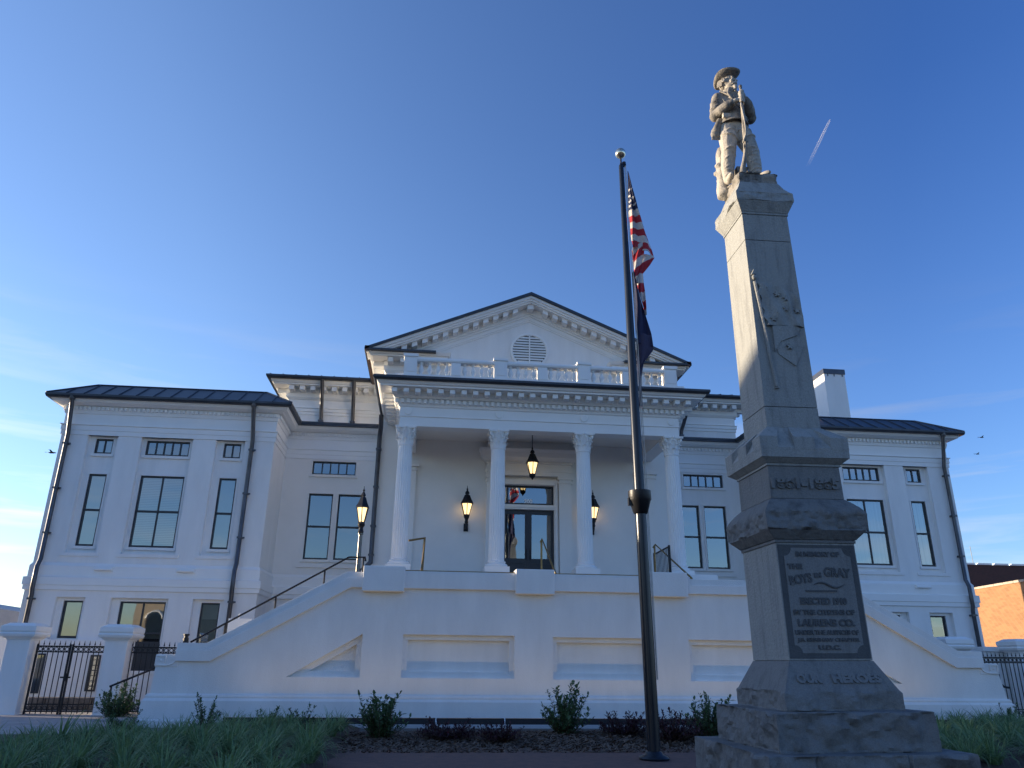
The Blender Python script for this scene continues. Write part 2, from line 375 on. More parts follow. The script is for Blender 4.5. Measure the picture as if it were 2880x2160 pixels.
    # basement openings seen through the gate
    if s<0:
        q=MB(); q.box(-16.3,-13.35,YP-.17,YP-.052,-.3,1.9).box(-16.33,-13.32,YP-.2,YP-.052,1.901,2.08); q.build('basement_plinth',WHITE,CH)
        for xa,xb,za,zb,c in ((-15.98,-15.80,.5,1.64,1),(-15.70,-15.28,.5,1.66,1),(-13.94,-13.63,.57,1.63,3)):
            m=MB(); m.box(xa,xb,YP-.21,YP-.172,za,zb); f=m.build('window',SLATE,CH)
            g=MB(); g.quad((xa+.05,YP-.214,za+.05),(xb-.05,YP-.214,za+.05),(xb-.05,YP-.214,zb-.05),(xa+.05,YP-.214,zb-.05)); g.build('pane',GLASS,f,recalc=False)
            g=MB()
            for k in range(1,c): x=xa+(xb-xa)*k/c; g.box(x-.012,x+.012,YP-.222,YP-.216,za+.05,zb-.05)
            if c>1:
                for k in range(1,7): z=za+(zb-za)*k/7; g.box(xa+.05,xb-.05,YP-.226,YP-.223,z-.012,z+.012)
                g.build('window_bars',SLATE,f)
for s in (-1,1): wing(s)

# --- gable block, upper block
YG=27.3; YU=31.0
UP=[(-.1,11.18),(.03,11.18),(.03,11.3),(.06,11.31),(.06,11.44),(.09,11.46),(.006,11.47),(.006,11.82),(.04,11.84),(.10,11.93),(.10,12.1),(.12,12.12),(.12,12.30),(.58,12.31),(.58,12.36),(.64,12.38),(.70,12.5),(-.1,12.5)]
m=MB()
# front wall with the door opening cut in
m.wall(-5.45,5.45,-.3,12.45,[(-.96,.96,4.06,7.66)],YG,.35)
m.quad((-5.45,YG,-.3),(-5.45,YU,-.3),(-5.45,YU,12.45),(-5.45,YG,12.45)); m.quad((5.45,YG,-.3),(5.45,YU,-.3),(5.45,YU,12.45),(5.45,YG,12.45))
for sx in (-1,1):      # antae
    x=sx*4.45; m.box(x-.32,x+.32,YG-.14,YG-.002,4.05,8.2); m.box(x-.4,x+.4,YG-.22,YG-.002,8.2,8.32); m.box(x-.36,x+.36,YG-.18,YG-.002,8.05,8.1); m.box(x-.38,x+.38,YG-.2,YG-.002,4.05,4.4)
m.build('wall',CREAM,CH)
m=MB(); m.wall(-9.7,9.7,9.9,12.45,[],YU,.1)
for sx in (-1,1): m.quad((sx*9.7,YU,9.9),(sx*9.7,44,9.9),(sx*9.7,44,12.45),(sx*9.7,YU,12.45))
m.build('wall',WHITE,CH)
for s in (-1,1):
    pth=[(-9.7,44),(-9.7,YU),(-5.46,YU),(-5.46,YG),(-3.75,YG),(-3.75,YG+.35)] if s<0 else [(3.75,YG+.35),(3.75,YG),(5.46,YG),(5.46,YU),(9.7,YU),(9.7,44)]
    c=MB(); c.sweep(pth,UP)
    for i in range(len(pth)-1):
        L=sqrt((pth[i][0]-pth[i+1][0])**2+(pth[i][1]-pth[i+1][1])**2)
        if L>1: c.blocks(pth[i],pth[i+1],.12,.5,12.12,12.30,.2,.46,inset=.15)
    c.build('cornice',TRIM,CH)
    # gutters along the eaves
    gp=[(-9.7,44),(-9.7,YU),(-5.46,YU),(-5.46,26.5)] if s<0 else [(5.46,26.5),(5.46,YU),(9.7,YU),(9.7,44)]
    g=MB(); g.sweep(gp[:3] if s<0 else gp[1:],[(.68,12.49),(.82,12.49),(.86,12.56),(.86,12.63),(.68,12.63)]); g.build('gutter',ROOF,CH)
    g=MB(); g.sweep(gp[2:] if s<0 else gp[:2],[(.64,12.42),(.77,12.42),(.81,12.5),(.81,12.6),(.64,12.6)]); g.build('gutter',COPPER,CH)
    # small roof over the cornice return
    MB().add([(s*3.62,26.45,12.505),(s*6.1,26.45,12.505),(s*6.1,27.31,12.72),(s*3.62,27.31,12.72),(s*3.62,26.45,12.44),(s*6.1,26.45,12.44),(s*6.1,27.31,12.44),(s*3.62,27.31,12.44)],[(0,1,2,3),(4,5,6,7),(0,1,5,4),(1,2,6,5),(2,3,7,6),(3,0,4,7)]).build('return_flashing',ROOF,CH)
# tympanum
EX,EZ,AZ=6.2,12.5,15.12
sl=(AZ-EZ)/EX
m=MB(); m.prism([(-5.9,12.3),(5.9,12.3),(0,12.3+5.9*sl+.15)],YG+.003,YG+.3); m.build('tympanum',WHITE,CH)
# raking cornice: stacked sloping bands
def rake(m,o0,o1,t0,t1,xlim=EX):   # band between perpendicular offsets t0..t1 below the roof line, from y YG-o1 to YG-o0
    for s in (-1,1):
        c=sqrt(1+sl*sl)
        xa=xlim; za=AZ-sl*xa
        poly=[(0,AZ-t0*c),(s*xa,za-t0*c),(s*xa,za-t1*c),(0,AZ-t1*c)]
        m.prism(poly,YG-o1,YG-o0)
m=MB()
rake(m,-.1,.72,.02,.12); rake(m,-.1,.66,.12,.20,6.1); rake(m,-.1,.60,.20,.26,6.05); rake(m,-.1,.14,.26,.50,5.5); rake(m,-.1,.09,.50,.58,5.1); rake(m,-.1,.05,.58,.72,4.7); rake(m,-.1,.025,.72,.78,4.4)
ang=math.atan(sl); c=sqrt(1+sl*sl)
for s in (-1,1):
    for i in range(14):
        xx=.21+i*.385 if i else .0
        if s>0 and i==0: continue
        z=AZ-sl*xx-.26*c
        w=.10
        m.prism([(s*(xx-w),z+sl*w),(s*(xx+w),z-sl*w),(s*(xx+w),z-sl*w-.17),(s*(xx-w),z+sl*w-.17)],YG-.5,YG-.13) if i else m.prism([(-.12,z),(.12,z),(.12,z-.22),(-.12,z-.22)],YG-.5,YG-.13)
m.build('pediment_cornice',TRIM,CH)
# gable roof, thick edge and behind it the hipped main roof
m=MB()
for s in (-1,1):
    poly=[(0,AZ+.10),(s*(EX+.08),EZ+.04),(s*(EX+.08),EZ-.06),(0,AZ-.01)]
    m.prism(poly,YG-.8,38)
m.build('roof',ROOF,CH)
m=MB(); m.add([(-10.55,30.15,12.62),(10.55,30.15,12.62),(10.55,44,12.62),(-10.55,44,12.62),(-5.5,35.5,14.2),(5.5,35.5,14.2),(-5.5,44,14.2),(5.5,44,14.2)],[(0,1,5,4),(1,2,7,5),(0,4,6,3),(4,5,7,6),(2,3,6,7),(0,3,2,1)])
for i in range(41):
    x=-10.4+i*.52; k=.6
    m.tube([(x,30.13,12.635),(x,31.3,12.98)],.02,4)
m.build('roof',ROOF,CH)
# round louvred vent
v=MB(); cx,cz,R=0.02,13.02,.66
n=40; ring=[]
for r,y in ((R+.10,YG-.0),(R+.10,YG-.06),(R+.02,YG-.075),(R,YG-.05),(R,YG+.02)):
    ring.append([(cx+r*cos(2*pi*j/n),y,cz+r*sin(2*pi*j/n)) for j in range(n)])
vs=[p for r in ring for p in r]; fs=[]
for i in range(4):
    for j in range(n): fs.append((i*n+j,i*n+(j+1)%n,(i+1)*n+(j+1)%n,(i+1)*n+j))
v.add(vs,fs); vent=v.build('vent',TRIM,CH,auto=50)
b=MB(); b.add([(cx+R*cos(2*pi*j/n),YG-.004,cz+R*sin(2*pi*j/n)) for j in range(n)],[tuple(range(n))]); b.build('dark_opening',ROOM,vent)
l=MB()
for i in range(12):
    z=cz-R+.06+i*.112; h=sqrt(max(0,R*R-(z+.02-cz)**2))
    if h>.06: l.add([(cx-h,YG-.06,z),(cx+h,YG-.06,z),(cx+h,YG-.008,z+.085),(cx-h,YG-.008,z+.085),(cx-h,YG-.06,z-.014),(cx+h,YG-.06,z-.014),(cx+h,YG-.008,z+.07),(cx-h,YG-.008,z+.07)],[(0,1,2,3),(4,5,6,7),(0,1,5,4),(1,2,6,5),(2,3,7,6),(3,0,4,7)])
l.box(cx-.025,cx+.025,YG-.075,YG-.062,cz-R,cz+R)
l.build('louvre',TRIM,vent)

# --- portico
YE=23.85; XE=4.68
ENT=[(-.5,8.74),(.0,8.74),(.0,9.05),(.035,9.06),(.035,9.09),(.01,9.10),(.01,9.37),(.05,9.40),(.07,9.46),(.09,9.47),(.09,9.63),(.2,9.64),(.24,9.70),(.26,9.71),(.26,9.87),(.66,9.88),(.66,9.93),(.72,9.95),(.78,10.04),(-.5,10.04)]
pth=[(-XE,YG),(-XE,YE),(XE,YE),(XE,YG)]
m=MB(); m.sweep(pth,ENT)
for i in range(3):
    m.blocks(pth[i],pth[i+1],.09,.18,9.49,9.62,.10,.185,inset=-.12 if i==1 else .1)
    m.blocks(pth[i],pth[i+1],.26,.56,9.72,9.86,.17,.375,inset=-.2 if i==1 else .2)
for x in (-4.42,-1.42,1.42,4.42):
    m.add([],[]); 
    vs=[]; n=20
    for r,y in ((.13,YE-.011),(.13,YE-.04),(.10,YE-.05)):
        vs+=[(x+r*cos(2*pi*j/n),y,9.235+r*sin(2*pi*j/n)) for j in range(n)]
    fs=[(i*n+j,i*n+(j+1)%n,(i+1)*n+(j+1)%n,(i+1)*n+j) for i in range(2) for j in range(n)]+[tuple(range(2*n,3*n))]
    m.add(vs,fs)
m.build('entablature',TRIM,CH)
m=MB(); m.box(-XE+.5,XE-.5,YE+.5,YG-.003,9.25,9.9); m.build('porch_ceiling',CREAM,CH)
m=MB(); m.box(-XE-.74,XE+.74,YE-.74,YG,10.045,10.12); m.build('roof',ROOF,CH)
m=MB(); m.sweep([(-XE,YG-.1),(-XE,YE),(XE,YE),(XE,YG-.1)],[(.74,10.03),(.84,10.03),(.88,10.09),(.88,10.165),(.74,10.165)]); m.build('gutter',ROOF,CH)
# downpipes of the middle block
def dpipe(pts,r=.075,clips=()):
    p=MB(); p.tube(pts,r,10)
    for (x,y,z) in clips: p.box(x-.1,x+.1,y-.1,y+.12,z-.03,z+.03)
    return p.build('downpipe',PIPE,CH,auto=40)
dpipe([(-5.5,YG-.5,10.0),(-5.5,YG-.25,9.6),(-5.53,YG-.12,9.3),(-5.53,YG-.12,4.75),(-5.75,YG-.2,4.5),(-5.9,YG-.25,4.35)],.085,[(-5.53,YG-.12,z) for z in (8.8,7.4,6.0,5.0)])
for x in (-8.28,-6.98): dpipe([(x,30.2,12.5),(x,30.35,12.2),(x,30.62,11.7),(x,30.88,11.1),(x,30.9,10.2)],.08,[(x,30.88,10.9)])
dpipe([(7.35,30.2,12.5),(7.35,30.35,12.2),(7.35,30.62,11.7),(7.2,30.88,11.1),(7.15,30.9,10.2)],.08,[(7.18,30.88,10.9)])
# columns
def fluted(cx,cy,z0,z1,r0,r1,N=20,sub=6,rings=10):
    n=N*sub; vs=[]; fs=[]
    for k in range(rings+1):
        t=k/rings; z=z0+(z1-z0)*t; r=r0+(r1-r0)*(t**1.6)
        fl=1 if 0.02<t<.98 else 0
        for j in range(n):
            ph=(j%sub)/sub; d=(.5-.5*cos(2*pi*ph))
            d=max(0,d-.12)/.88
            a=2*pi*j/n; rr=r*(1-.085*d*fl); vs.append((cx+rr*cos(a),cy+rr*sin(a),z))
    for k in range(rings):
        for j in range(n): fs.append((k*n+j,k*n+(j+1)%n,(k+1)*n+(j+1)%n,(k+1)*n+j))
    m=MB(); m.add(vs,fs); return m
def column(cx,cy,first=None):
    sh=fluted(cx,cy,4.5,8.12,.25,.225).build('column',TRIM,CH,auto=30)
    b=MB(); b.box(cx-.385,cx+.385,cy-.385,cy+.385,4.06,4.32); b.lathe([(.33,4.315),(.355,4.35),(.355,4.39),(.33,4.42),(.285,4.43),(.28,4.455),(.30,4.465),(.30,4.485),(.28,4.505),(.255,4.51)],cx,cy,32)
    b.build('base',TRIM,sh,auto=50)
    c=MB(); c.lathe([(.235,8.10),(.25,8.12),(.25,8.15),(.225,8.16),(.225,8.2),(.235,8.45),(.27,8.62),(.30,8.68)],cx,cy,24)
    def leaf(a,z0,h,out,w):
        vs=[]; K=6
        ca,sa=cos(a),sin(a)
        for k in range(K+1):
            t=k/K; z=z0+h*(t if t<.8 else .8+.1*(t-.8)-(t-.8)**2*2.2); r=.232+.02*t+out*(t**2.6)
            ww=w*(1-.55*t**2)
            for q in (-1,-.5,0,.5,1):
                rr=r+(.016 if q==0 else 0)-.018*abs(q); 
                x=rr*ca-ww*q*sa; y=rr*sa+ww*q*ca; vs.append((cx+x,cy+y,z-(.02 if abs(q)==1 else 0)*t))
        fs=[(k*5+i,k*5+i+1,(k+1)*5+i+1,(k+1)*5+i) for k in range(K) for i in range(4)]
        c.add(vs,fs)
    for i in range(8): leaf(2*pi*i/8,8.17,.22,.085,.085)
    for i in range(8): leaf(2*pi*(i+.5)/8,8.2,.37,.10,.075)
    for i in range(4):
        a=pi/4+pi/2*i; d=Vector((cos(a),sin(a),0)); t=Vector((-sin(a),cos(a),0)); o=Vector((cx,cy,8.6)); pts=[]; rs=[]
        for k in range(14):
            th=k/13*2*pi*1.25; rad=.075*(1-k/17); pts.append(tuple(o+d*(.335+rad*sin(th))+Vector((0,0,-.005+rad*cos(th))))); rs.append(.026)
        c.tube(pts,rs,6); c.tube([tuple(o+d*.24+Vector((0,0,-.17))),tuple(o+d*.28+Vector((0,0,-.03))),tuple(o+d*.335+Vector((0,0,.07)))],[.02,.025,.03],6)
        a2=pi/2*i; d2=Vector((cos(a2),sin(a2),0)); c.ball(tuple(Vector((cx,cy,8.7))+d2*.30),(.05,.05,.05),8,6)
        for q in (-1,1):
            t2=Vector((-sin(a2),cos(a2),0)); c.tube([tuple(Vector((cx,cy,8.45))+d2*.25+t2*q*.12),tuple(Vector((cx,cy,8.58))+d2*.29+t2*q*.08),tuple(Vector((cx,cy,8.62))+d2*.30+t2*q*.03)],.018,5)
    ab=[]
    for i in range(4):
        a=pi/4+pi/2*i
        p=Vector((cos(a),sin(a)))*.50; q=Vector((cos(a+pi/2),sin(a+pi/2)))*.50; mid=(p+q)/2
        tt=Vector((-sin(a),cos(a)))
        for k in range(7):
            t=(.06+.88*k/6); pp=p*(1-t)+q*t-mid.normalized()*(.075*sin(pi*t)); ab.append((cx+pp.x,cy+pp.y))
    n=len(ab)
    vs=[(x,y,8.665) for x,y in ab]+[(cx+(x-cx)*1.03,cy+(y-cy)*1.03,8.735) for x,y in ab]
    c.add(vs,[tuple(range(n)),tuple(range(n,2*n))]+[(i,(i+1)%n,n+(i+1)%n,n+i) for i in range(n)])
    c.build('capital',TRIM,sh,auto=35)
    return sh
c0=column(-4.45,24.1)
for x in (-1.42,1.42,4.45):
    cc=copy_tree(c0); cc.parent=CH; cc.location.x+=x+4.45
# balustrade
YB=23.75; ZB=10.13
B=MB(); B.box(-4.9,4.9,YB-.13,YB+.13,ZB,ZB+.34); 
B.sweep([(-4.6,YB),(4.6,YB)],[(.10,ZB+.78),(.15,ZB+.80),(.17,ZB+.86),(.15,ZB+.93),(-.15,ZB+.93),(-.17,ZB+.86),(-.15,ZB+.80),(-.10,ZB+.78)])
ped=(-4.42,-1.42,1.42,4.42)
for x in ped:
    B.box(x-.235,x+.235,YB-.22,YB+.22,ZB+.004,ZB+.30); B.box(x-.21,x+.21,YB-.19,YB+.19,ZB+.30,ZB+.93); B.box(x-.245,x+.245,YB-.225,YB+.225,ZB+.93,ZB+1.03); B.box(x-.15,x+.15,YB-.205,YB-.19,ZB+.40,ZB+.82)
mids=[]
for i in range(3):
    c=(ped[i]+ped[i+1])/2; mids.append(c); B.box(c-.16,c+.16,YB-.145,YB+.145,ZB+.34,ZB+.78)
bal=B.build('balustrade',TRIM,CH)
def baluster(x):
    return MB().lathe([(.075,ZB+.34),(.075,ZB+.37),(.045,ZB+.385),(.04,ZB+.41),(.085,ZB+.50),(.09,ZB+.54),(.075,ZB+.60),(.04,ZB+.70),(.04,ZB+.72),(.06,ZB+.735),(.06,ZB+.75),(.075,ZB+.755),(.075,ZB+.78)],x,YB,14)
b0=None
for i in range(3):
    for a,b in ((ped[i]+.21,mids[i]-.16),(mids[i]+.16,ped[i+1]-.21)):
        for k in range(4):
            x=a+(b-a)*(k+.5)/4
            if b0 is None: b0=baluster(x).build('baluster',TRIM,bal,auto=45); x0=x
            else:
                c=b0.copy(); COL.objects.link(c); c.parent=bal; c.location.x+=x-x0
# door case
D=MB(); 
yd=YG-.26
for sx in (-1,1):
    D.box(sx*1.10,sx*1.56,yd,YG-.002,4.06,7.86); D.box(sx*1.06,sx*1.6,yd-.04,YG-.002,7.72,7.78); D.box(sx*1.05,sx*1.61,yd-.06,YG-.002,7.86,7.98); D.box(sx*1.07,sx*1.59,yd-.03,YG-.002,4.06,4.3)
    D.box(sx*.93,sx*1.08,yd+.10,YG-.003,4.06,7.70)
    D.box(sx*.965,sx*1.03,yd+.06,yd+.10,4.06,7.70)
D.box(-1.08,1.08,yd+.10,YG-.003,7.70,7.85); D.box(-1.0,1.0,yd+.06,yd+.10,7.66,7.76)
D.box(-.95,.95,yd+.12,YG+.05,6.76,6.93); D.box(-.95,.95,yd+.09,yd+.12,6.82,6.88)
pd=[(-1.56,YG-.003),(-1.56,yd),(1.56,yd),(1.56,YG-.003)]
D.sweep(pd,[(-.2,7.98),(.02,7.98),(.02,8.12),(.04,8.13),(.04,8.28),(0,8.29),(0,8.40),(.06,8.42),(.06,8.50),(.10,8.52),(.22,8.62),(.24,8.80),(.30,8.9),(.30,8.93),(-.2,8.98)])
D.blocks(pd[1],pd[2],.06,.09,8.43,8.49,.035,.065)
D.box(-1.56,1.56,yd+.02,YG-.002,8.95,9.25)
D.build('door_surround',CREAM,CH)
for sx in (-1,1):
    d=MB(); a,b=(-.93,-.012) if sx<0 else (.012,.93); y0,y1=YG+.02,YG+.08
    d.box(a,a+.11,y0,y1,4.07,6.75); d.box(b-.11,b,y0,y1,4.07,6.75); d.box(a+.11,b-.11,y0,y1,6.6,6.75); d.box(a+.11,b-.11,y0,y1,4.07,4.3); d.box(a+.11,b-.11,y0,y1,4.85,5.02)
    d.box(a+.11,b-.11,y0+.02,y1-.01,4.3,4.85); d.box(a+.17,b-.17,y0+.008,y0+.02,4.37,4.78)
    dr=d.build('door',SLATE,CH)
    MB().quad((a+.1,YG+.05,5.0),(b-.1,YG+.05,5.0),(b-.1,YG+.05,6.62),(a+.1,YG+.05,6.62)).build('pane',GLASS,dr,recalc=False)
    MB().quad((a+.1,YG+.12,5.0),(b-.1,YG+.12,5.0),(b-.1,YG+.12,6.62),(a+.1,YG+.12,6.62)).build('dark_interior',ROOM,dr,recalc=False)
    h=MB(); xh=-.07 if sx<0 else .07; h.tube([(xh,YG+.02,5.0),(xh,YG-.03,5.0),(xh,YG-.03,5.35),(xh,YG+.02,5.35)],.014,6); h.build('handle',BLACK,dr)
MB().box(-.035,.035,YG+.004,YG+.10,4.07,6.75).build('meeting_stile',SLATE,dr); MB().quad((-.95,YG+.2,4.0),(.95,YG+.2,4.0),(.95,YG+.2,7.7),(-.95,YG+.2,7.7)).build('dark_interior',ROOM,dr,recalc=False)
tw=window(-.93,.93,6.93,7.66,YG+.1,1,(),ROOM,t=.06)
def text(s,size,loc,rot,name,mt,parent,depth=.01,align='CENTER',sx=1.0,bold=0.0):
    cu=bpy.data.curves.new(name,'FONT'); cu.body=s; cu.size=size; cu.extrude=depth; cu.align_x=align; cu.align_y='CENTER'; cu.offset=bold
    t=bpy.data.objects.new(name,cu); COL.objects.link(t); bpy.context.view_layer.update()
    me=bpy.data.meshes.new_from_object(t.evaluated_get(bpy.context.evaluated_depsgraph_get())); bpy.data.objects.remove(t)
    M=Matrix.Translation(loc)@rot.to_4x4()@Matrix.Diagonal((sx,1,1,1)); me.transform(M); me.materials.clear(); me.materials.append(mt); me.name=name
    o=bpy.data.objects.new(name,me); COL.objects.link(o); o.parent=parent; o.location=-world_loc(parent); return o
RX=Matrix.Rotation(radians(90),3,'X')
text('200',.21,(.0,YG+.085,7.08),RX,'house_number',mat('pale_number',(.9,.9,.9),.6,var=.05),tw,.004,bold=.006)
m=MB(); m.box(-5.45,5.45,23.55,YG,3.7,4.06); m.build('porch_floor',CONC,CH)
# chimney
m=MB(); m.box(13.65,14.62,30,31,9.5,13.80); ck=m.build('chimney',WHITE,CH)
m=MB(); m.box(13.625,14.645,29.97,31.03,13.80,14.03)
for x in (13.82,14.12,14.5): m.box(x-.018,x+.018,29.975,29.995,13.69,13.80)
m.build('chimney_cap',PIPE,ck)
# ---------------------------------------------------------------- entrance stair with its tall front wall
ST=thing('entrance_stair','long white stuccoed entrance stair with sloping ends and recessed wall panels','staircase',(1,21.6,0))
YS=21.6
m=MB()
outer=[(-10.46,-.4),(-10.46,.7),(-10.40,.72),(-10.36,1.40),(-9.9,1.5),(-9.04,1.5),(-5.6,3.42),(8.25,3.42),(11.57,1.53),(12.4,1.53),(12.85,1.45),(12.98,.72),(13.02,.7),(13.02,-.4)]
pans=[[(-4.11,1.14),(-1.10,1.14),(-1.10,2.23),(-4.11,2.23)],[(-.05,1.13),(2.70,1.13),(2.70,2.21),(-.05,2.21)],[(3.77,1.12),(6.7,1.12),(6.7,2.19),(3.77,2.19)],
      [(-7.06,1.14),(-5.18,1.14),(-5.18,2.23)],[(7.85,1.10),(9.9,1.10),(7.85,2.20)]]
def shrink(p,d):
    n=len(p); out=[]
    for i in range(n):
        a,b,c=Vector(p[i-1]),Vector(p[i]),Vector(p[(i+1)%n]); e1=(b-a).normalized(); e2=(c-b).normalized()
        n1=Vector((-e1.y,e1.x)); n2=Vector((-e2.y,e2.x)); k=(n1+n2); k/= (1+n1.dot(n2)); out.append(tuple(b+k*d))
    return out
from mathutils.geometry import tessellate_polygon
def fill_with_holes(m,outer,holes,y):
    loops=[[Vector((x,z,0)) for x,z in outer]]+[[Vector((x,z,0)) for x,z in reversed(h)] for h in holes]
    flat=[v for l in loops for v in l]; tri=tessellate_polygon(loops)
    m.add([(v.x,y,v.y) for v in flat],[tuple(t) for t in tri])
def ring(m,a,ya,b,yb):
    n=len(a); m.add([(x,ya,z) for x,z in a]+[(x,yb,z) for x,z in b],[(i,(i+1)%n,n+(i+1)%n,n+i) for i in range(n)])
fill_with_holes(m,outer,pans,YS)
for p in pans:
    d=.13
    ring(m,p,YS,p,YS+.14)
    q=shrink(p,d); 
    if len(p)==4:   # no shoulder along the sill
        q[0]=(q[0][0],p[0][1]+.15); q[1]=(q[1][0],p[1][1]+.15)
    else: q=shrink(p,.15)
    fill_with_holes(m,p,[q],YS+.14); ring(m,q,YS+.14,q,YS+.30); m.add([(x,YS+.30,z) for x,z in q],[tuple(range(len(q)))])
n=len(outer); ring(m,outer,YS,outer,YS+.6); m.add([(x,YS+.6,z) for x,z in outer],[tuple(range(n))])
m.build('front_wall',STAIRW,ST)
# plinth with moulded top
m=MB()
pl=[(-.1,-.4),(.17,-.4),(.17,.1),(.14,.13),(.12,.56),(.10,.58),(.06,.62),(.07,.66),(.05,.70),(.0,.72),(-.1,.72)]
m.sweep([(-10.42,YS+.62),(-10.42,YS),(12.98,YS),(12.98,YS+.62)],pl); m.build('plinth',STAIRW,ST)
# coping band: broad lower band and thinner upper band
m=MB()
lo=[(-9.89,1.5),(-9.02,1.5),(-5.57,3.42),(8.24,3.42),(11.56,1.535),(12.4,1.535)]
mid=[(-9.89,1.775),(-9.11,1.775),(-5.67,3.665),(8.35,3.665),(11.64,1.815),(12.41,1.815)]
top=[(-9.89,1.945),(-9.16,1.945),(-5.72,3.83),(8.42,3.83),(11.70,1.985),(12.42,1.985)]
m.prism(lo+mid[::-1],YS-.10,YS+.45); m.prism([(x,z+.0) for x,z in mid]+top[::-1],YS-.075,YS+.43)
m.prism([(-4.2,3.83),(3.9,3.83),(3.9,3.885),(-4.2,3.885)],YS-.10,YS+.45); m.prism([(-4.2,3.42),(3.9,3.42),(3.9,3.83),(-4.2,3.83)],YS-.112,YS-.099)
m.build('coping',STAIRW,ST,bevel=.012)
m=MB(); m.box(-4.14,-1.11,YS-.09,YS+.4,3.888,3.91); m.box(-.01,2.67,YS-.09,YS+.4,3.888,3.91); m.build('metal_flashing',BRASS,ST)
for a,b in ((-5.27,-4.15),(-1.1,-.02),(2.68,3.78)):
    m=MB(); m.box(a,b,YS-.24,YS+.5,3.32,3.99); m.build('pier',STAIRW,ST,bevel=.02)
# scroll newels at both feet
def scroll(s,x0):
    m=MB()
    x1=x0+s*.56
    m.box(x0,x1,YS-.02,YS+.6,1.36,1.66); 
    m.box(x0+s*.0,x0+s*.30,YS-.05,YS-.019,1.38,1.41); m.box(x0+s*.0,x0+s*.03,YS-.05,YS-.019,1.41,1.62); m.box(x0+s*.0,x0+s*.26,YS-.05,YS-.019,1.60,1.635); m.box(x0+s*.23,x0+s*.26,YS-.05,YS-.019,1.46,1.60); m.box(x0+s*.11,x0+s*.16,YS-.05,YS-.019,1.49,1.54)
    pts=[(x0+s*(.30+.24*sin(t*.3)),YS-.03,1.40+.22*(1-cos(t*.3))*.9) for t in range(6)]
    m.tube(pts,.02,6)
    return m.build('scroll_newel',STAIRW,ST,bevel=.008)
scroll(1,-10.38); scroll(-1,12.86)
# steps behind the wall: two side flights, landing, short middle flight to the porch
m=MB(); N=15
for k in range(N):
    x=-10.0+k*.29; z=.15+.18*(k+1); m.box(x,-5.6,YS+.6,YS+2.4,z-.18,z)
    x=12.5-k*.29; m.box(8.2,x,YS+.6,YS+2.4,z-.18+.003,z+.003)
m.build('step',CONC,ST)
m=MB(); m.box(-5.6,8.2,YS+.6,23.55,-.2,2.85); m.build('landing',CONC,ST)
m=MB()
for k in range(6): z=2.85+.2*k; m.box(-3.7,3.6,22.45+.2*k,23.55,z,z+.2)
m.build('step',CONC,ST)
for sx in (-1,1):    # cheek blocks of the porch steps
    pass
m=MB(); m.box(-8.98,-8.36,22.75,23.3,1.0,2.62); m.box(-8.36,-8.0,22.75,23.3,1.0,2.57); m.lathe([(.02,2.62),(.02,2.7),(.035,2.72),(.02,2.75),(0.005,2.78)],-8.75,23.0,8); m.build('cheek_block',TRIM,ST,bevel=.015)
m=MB(); m.prism([(4.15,2.8),(5.35,2.8),(5.2,4.10),(4.15,4.10)],22.75,24.0); m.build('cheek_block',TRIM,ST,bevel=.015)
m=MB(); m.box(-5.5,-3.72,23.3,25,2.8,4.06); m.box(3.85,5.5,24.0,25,2.8,4.06); m.build('cheek_block',TRIM,ST)

# ---------------------------------------------------------------- rails
def rail(name,label,cat,pts,posts,mt,r=.028,group=None):
    t=thing(name,label,cat,(pts[0][0],pts[0][1],min(p[2] for p in pts)-.9),group)
    MB().tube(pts,r,8).build('rail',mt,t,auto=40)
    for a,b in posts: MB().tube([a,b],r*.95,8).build('post',mt if name!='x' else BLACK,t,auto=40)
    return t
yr=21.95
rail('handrail','long black handrail climbing the sloping left coping of the entrance stair','handrail',[(-9.68,yr,1.97),(-5.74,yr,4.27),(-5.3,yr,4.28),(-5.28,yr,4.17)],[((-8.85,yr,2.1),(-8.85,yr,2.43)),((-7.61,yr,2.75),(-7.61,yr,3.16)),((-6.37,yr,3.45),(-6.37,yr,3.88)),((-5.34,yr,3.75),(-5.34,yr,4.26))],BLACK,.026)
def P(px,py,Y): return None
rail('handrail','short black handrail with pale top beside the shrub at the stair foot','handrail',[(-11.55,22.0,.86),(-10.4,22.5,1.42),(-10.05,22.6,1.75),(-9.95,22.6,1.70)],[((-11.5,22.0,-.1),(-11.5,22.0,.86))],BLACK,.026)
rail('handrail','brass handrail at the head of the steps nearest the left column','handrail',[(-4.15,23.3,4.97),(-3.66,23.45,5.08),(-3.72,22.3,3.9)],[((-3.7,23.45,4.06),(-3.68,23.45,5.06)),((-3.72,22.35,2.85),(-3.72,22.35,3.92))],BRASS,.032)
rail('handrail','brass handrail descending in front of the dark double doors','handrail',[(-.15,23.2,5.0),(-.1,23.2,5.1),(.16,22.2,3.95),(.17,22.2,3.85)],[((-.12,23.2,4.06),(-.12,23.2,5.06)),((.16,22.25,2.85),(.16,22.25,3.98))],BRASS,.032)
rail('handrail','brass handrail descending beside the black picket railing at the right column','handrail',[(3.42,23.35,4.95),(3.5,23.35,5.05),(4.22,22.3,3.95),(4.25,22.25,3.85)],[((3.45,23.35,4.06),(3.47,23.35,5.03)),((4.2,22.4,2.85),(4.2,22.4,4.05))],BRASS,.03)
t=thing('picket_railing','short black iron picket railing between two white column bases on the right','railing',(3.7,23.3,4.06))
m=MB(); ya,yb=22.65,24.5
xk=lambda y: 3.71+(y-22.65)*.04
m.tube([(xk(ya),ya,4.9),(xk(yb),yb,4.9)],.026,8); m.tube([(xk(ya),ya,4.12),(xk(yb),yb,4.12)],.02,8); m.build('rail',BLACK,t)
m=MB()
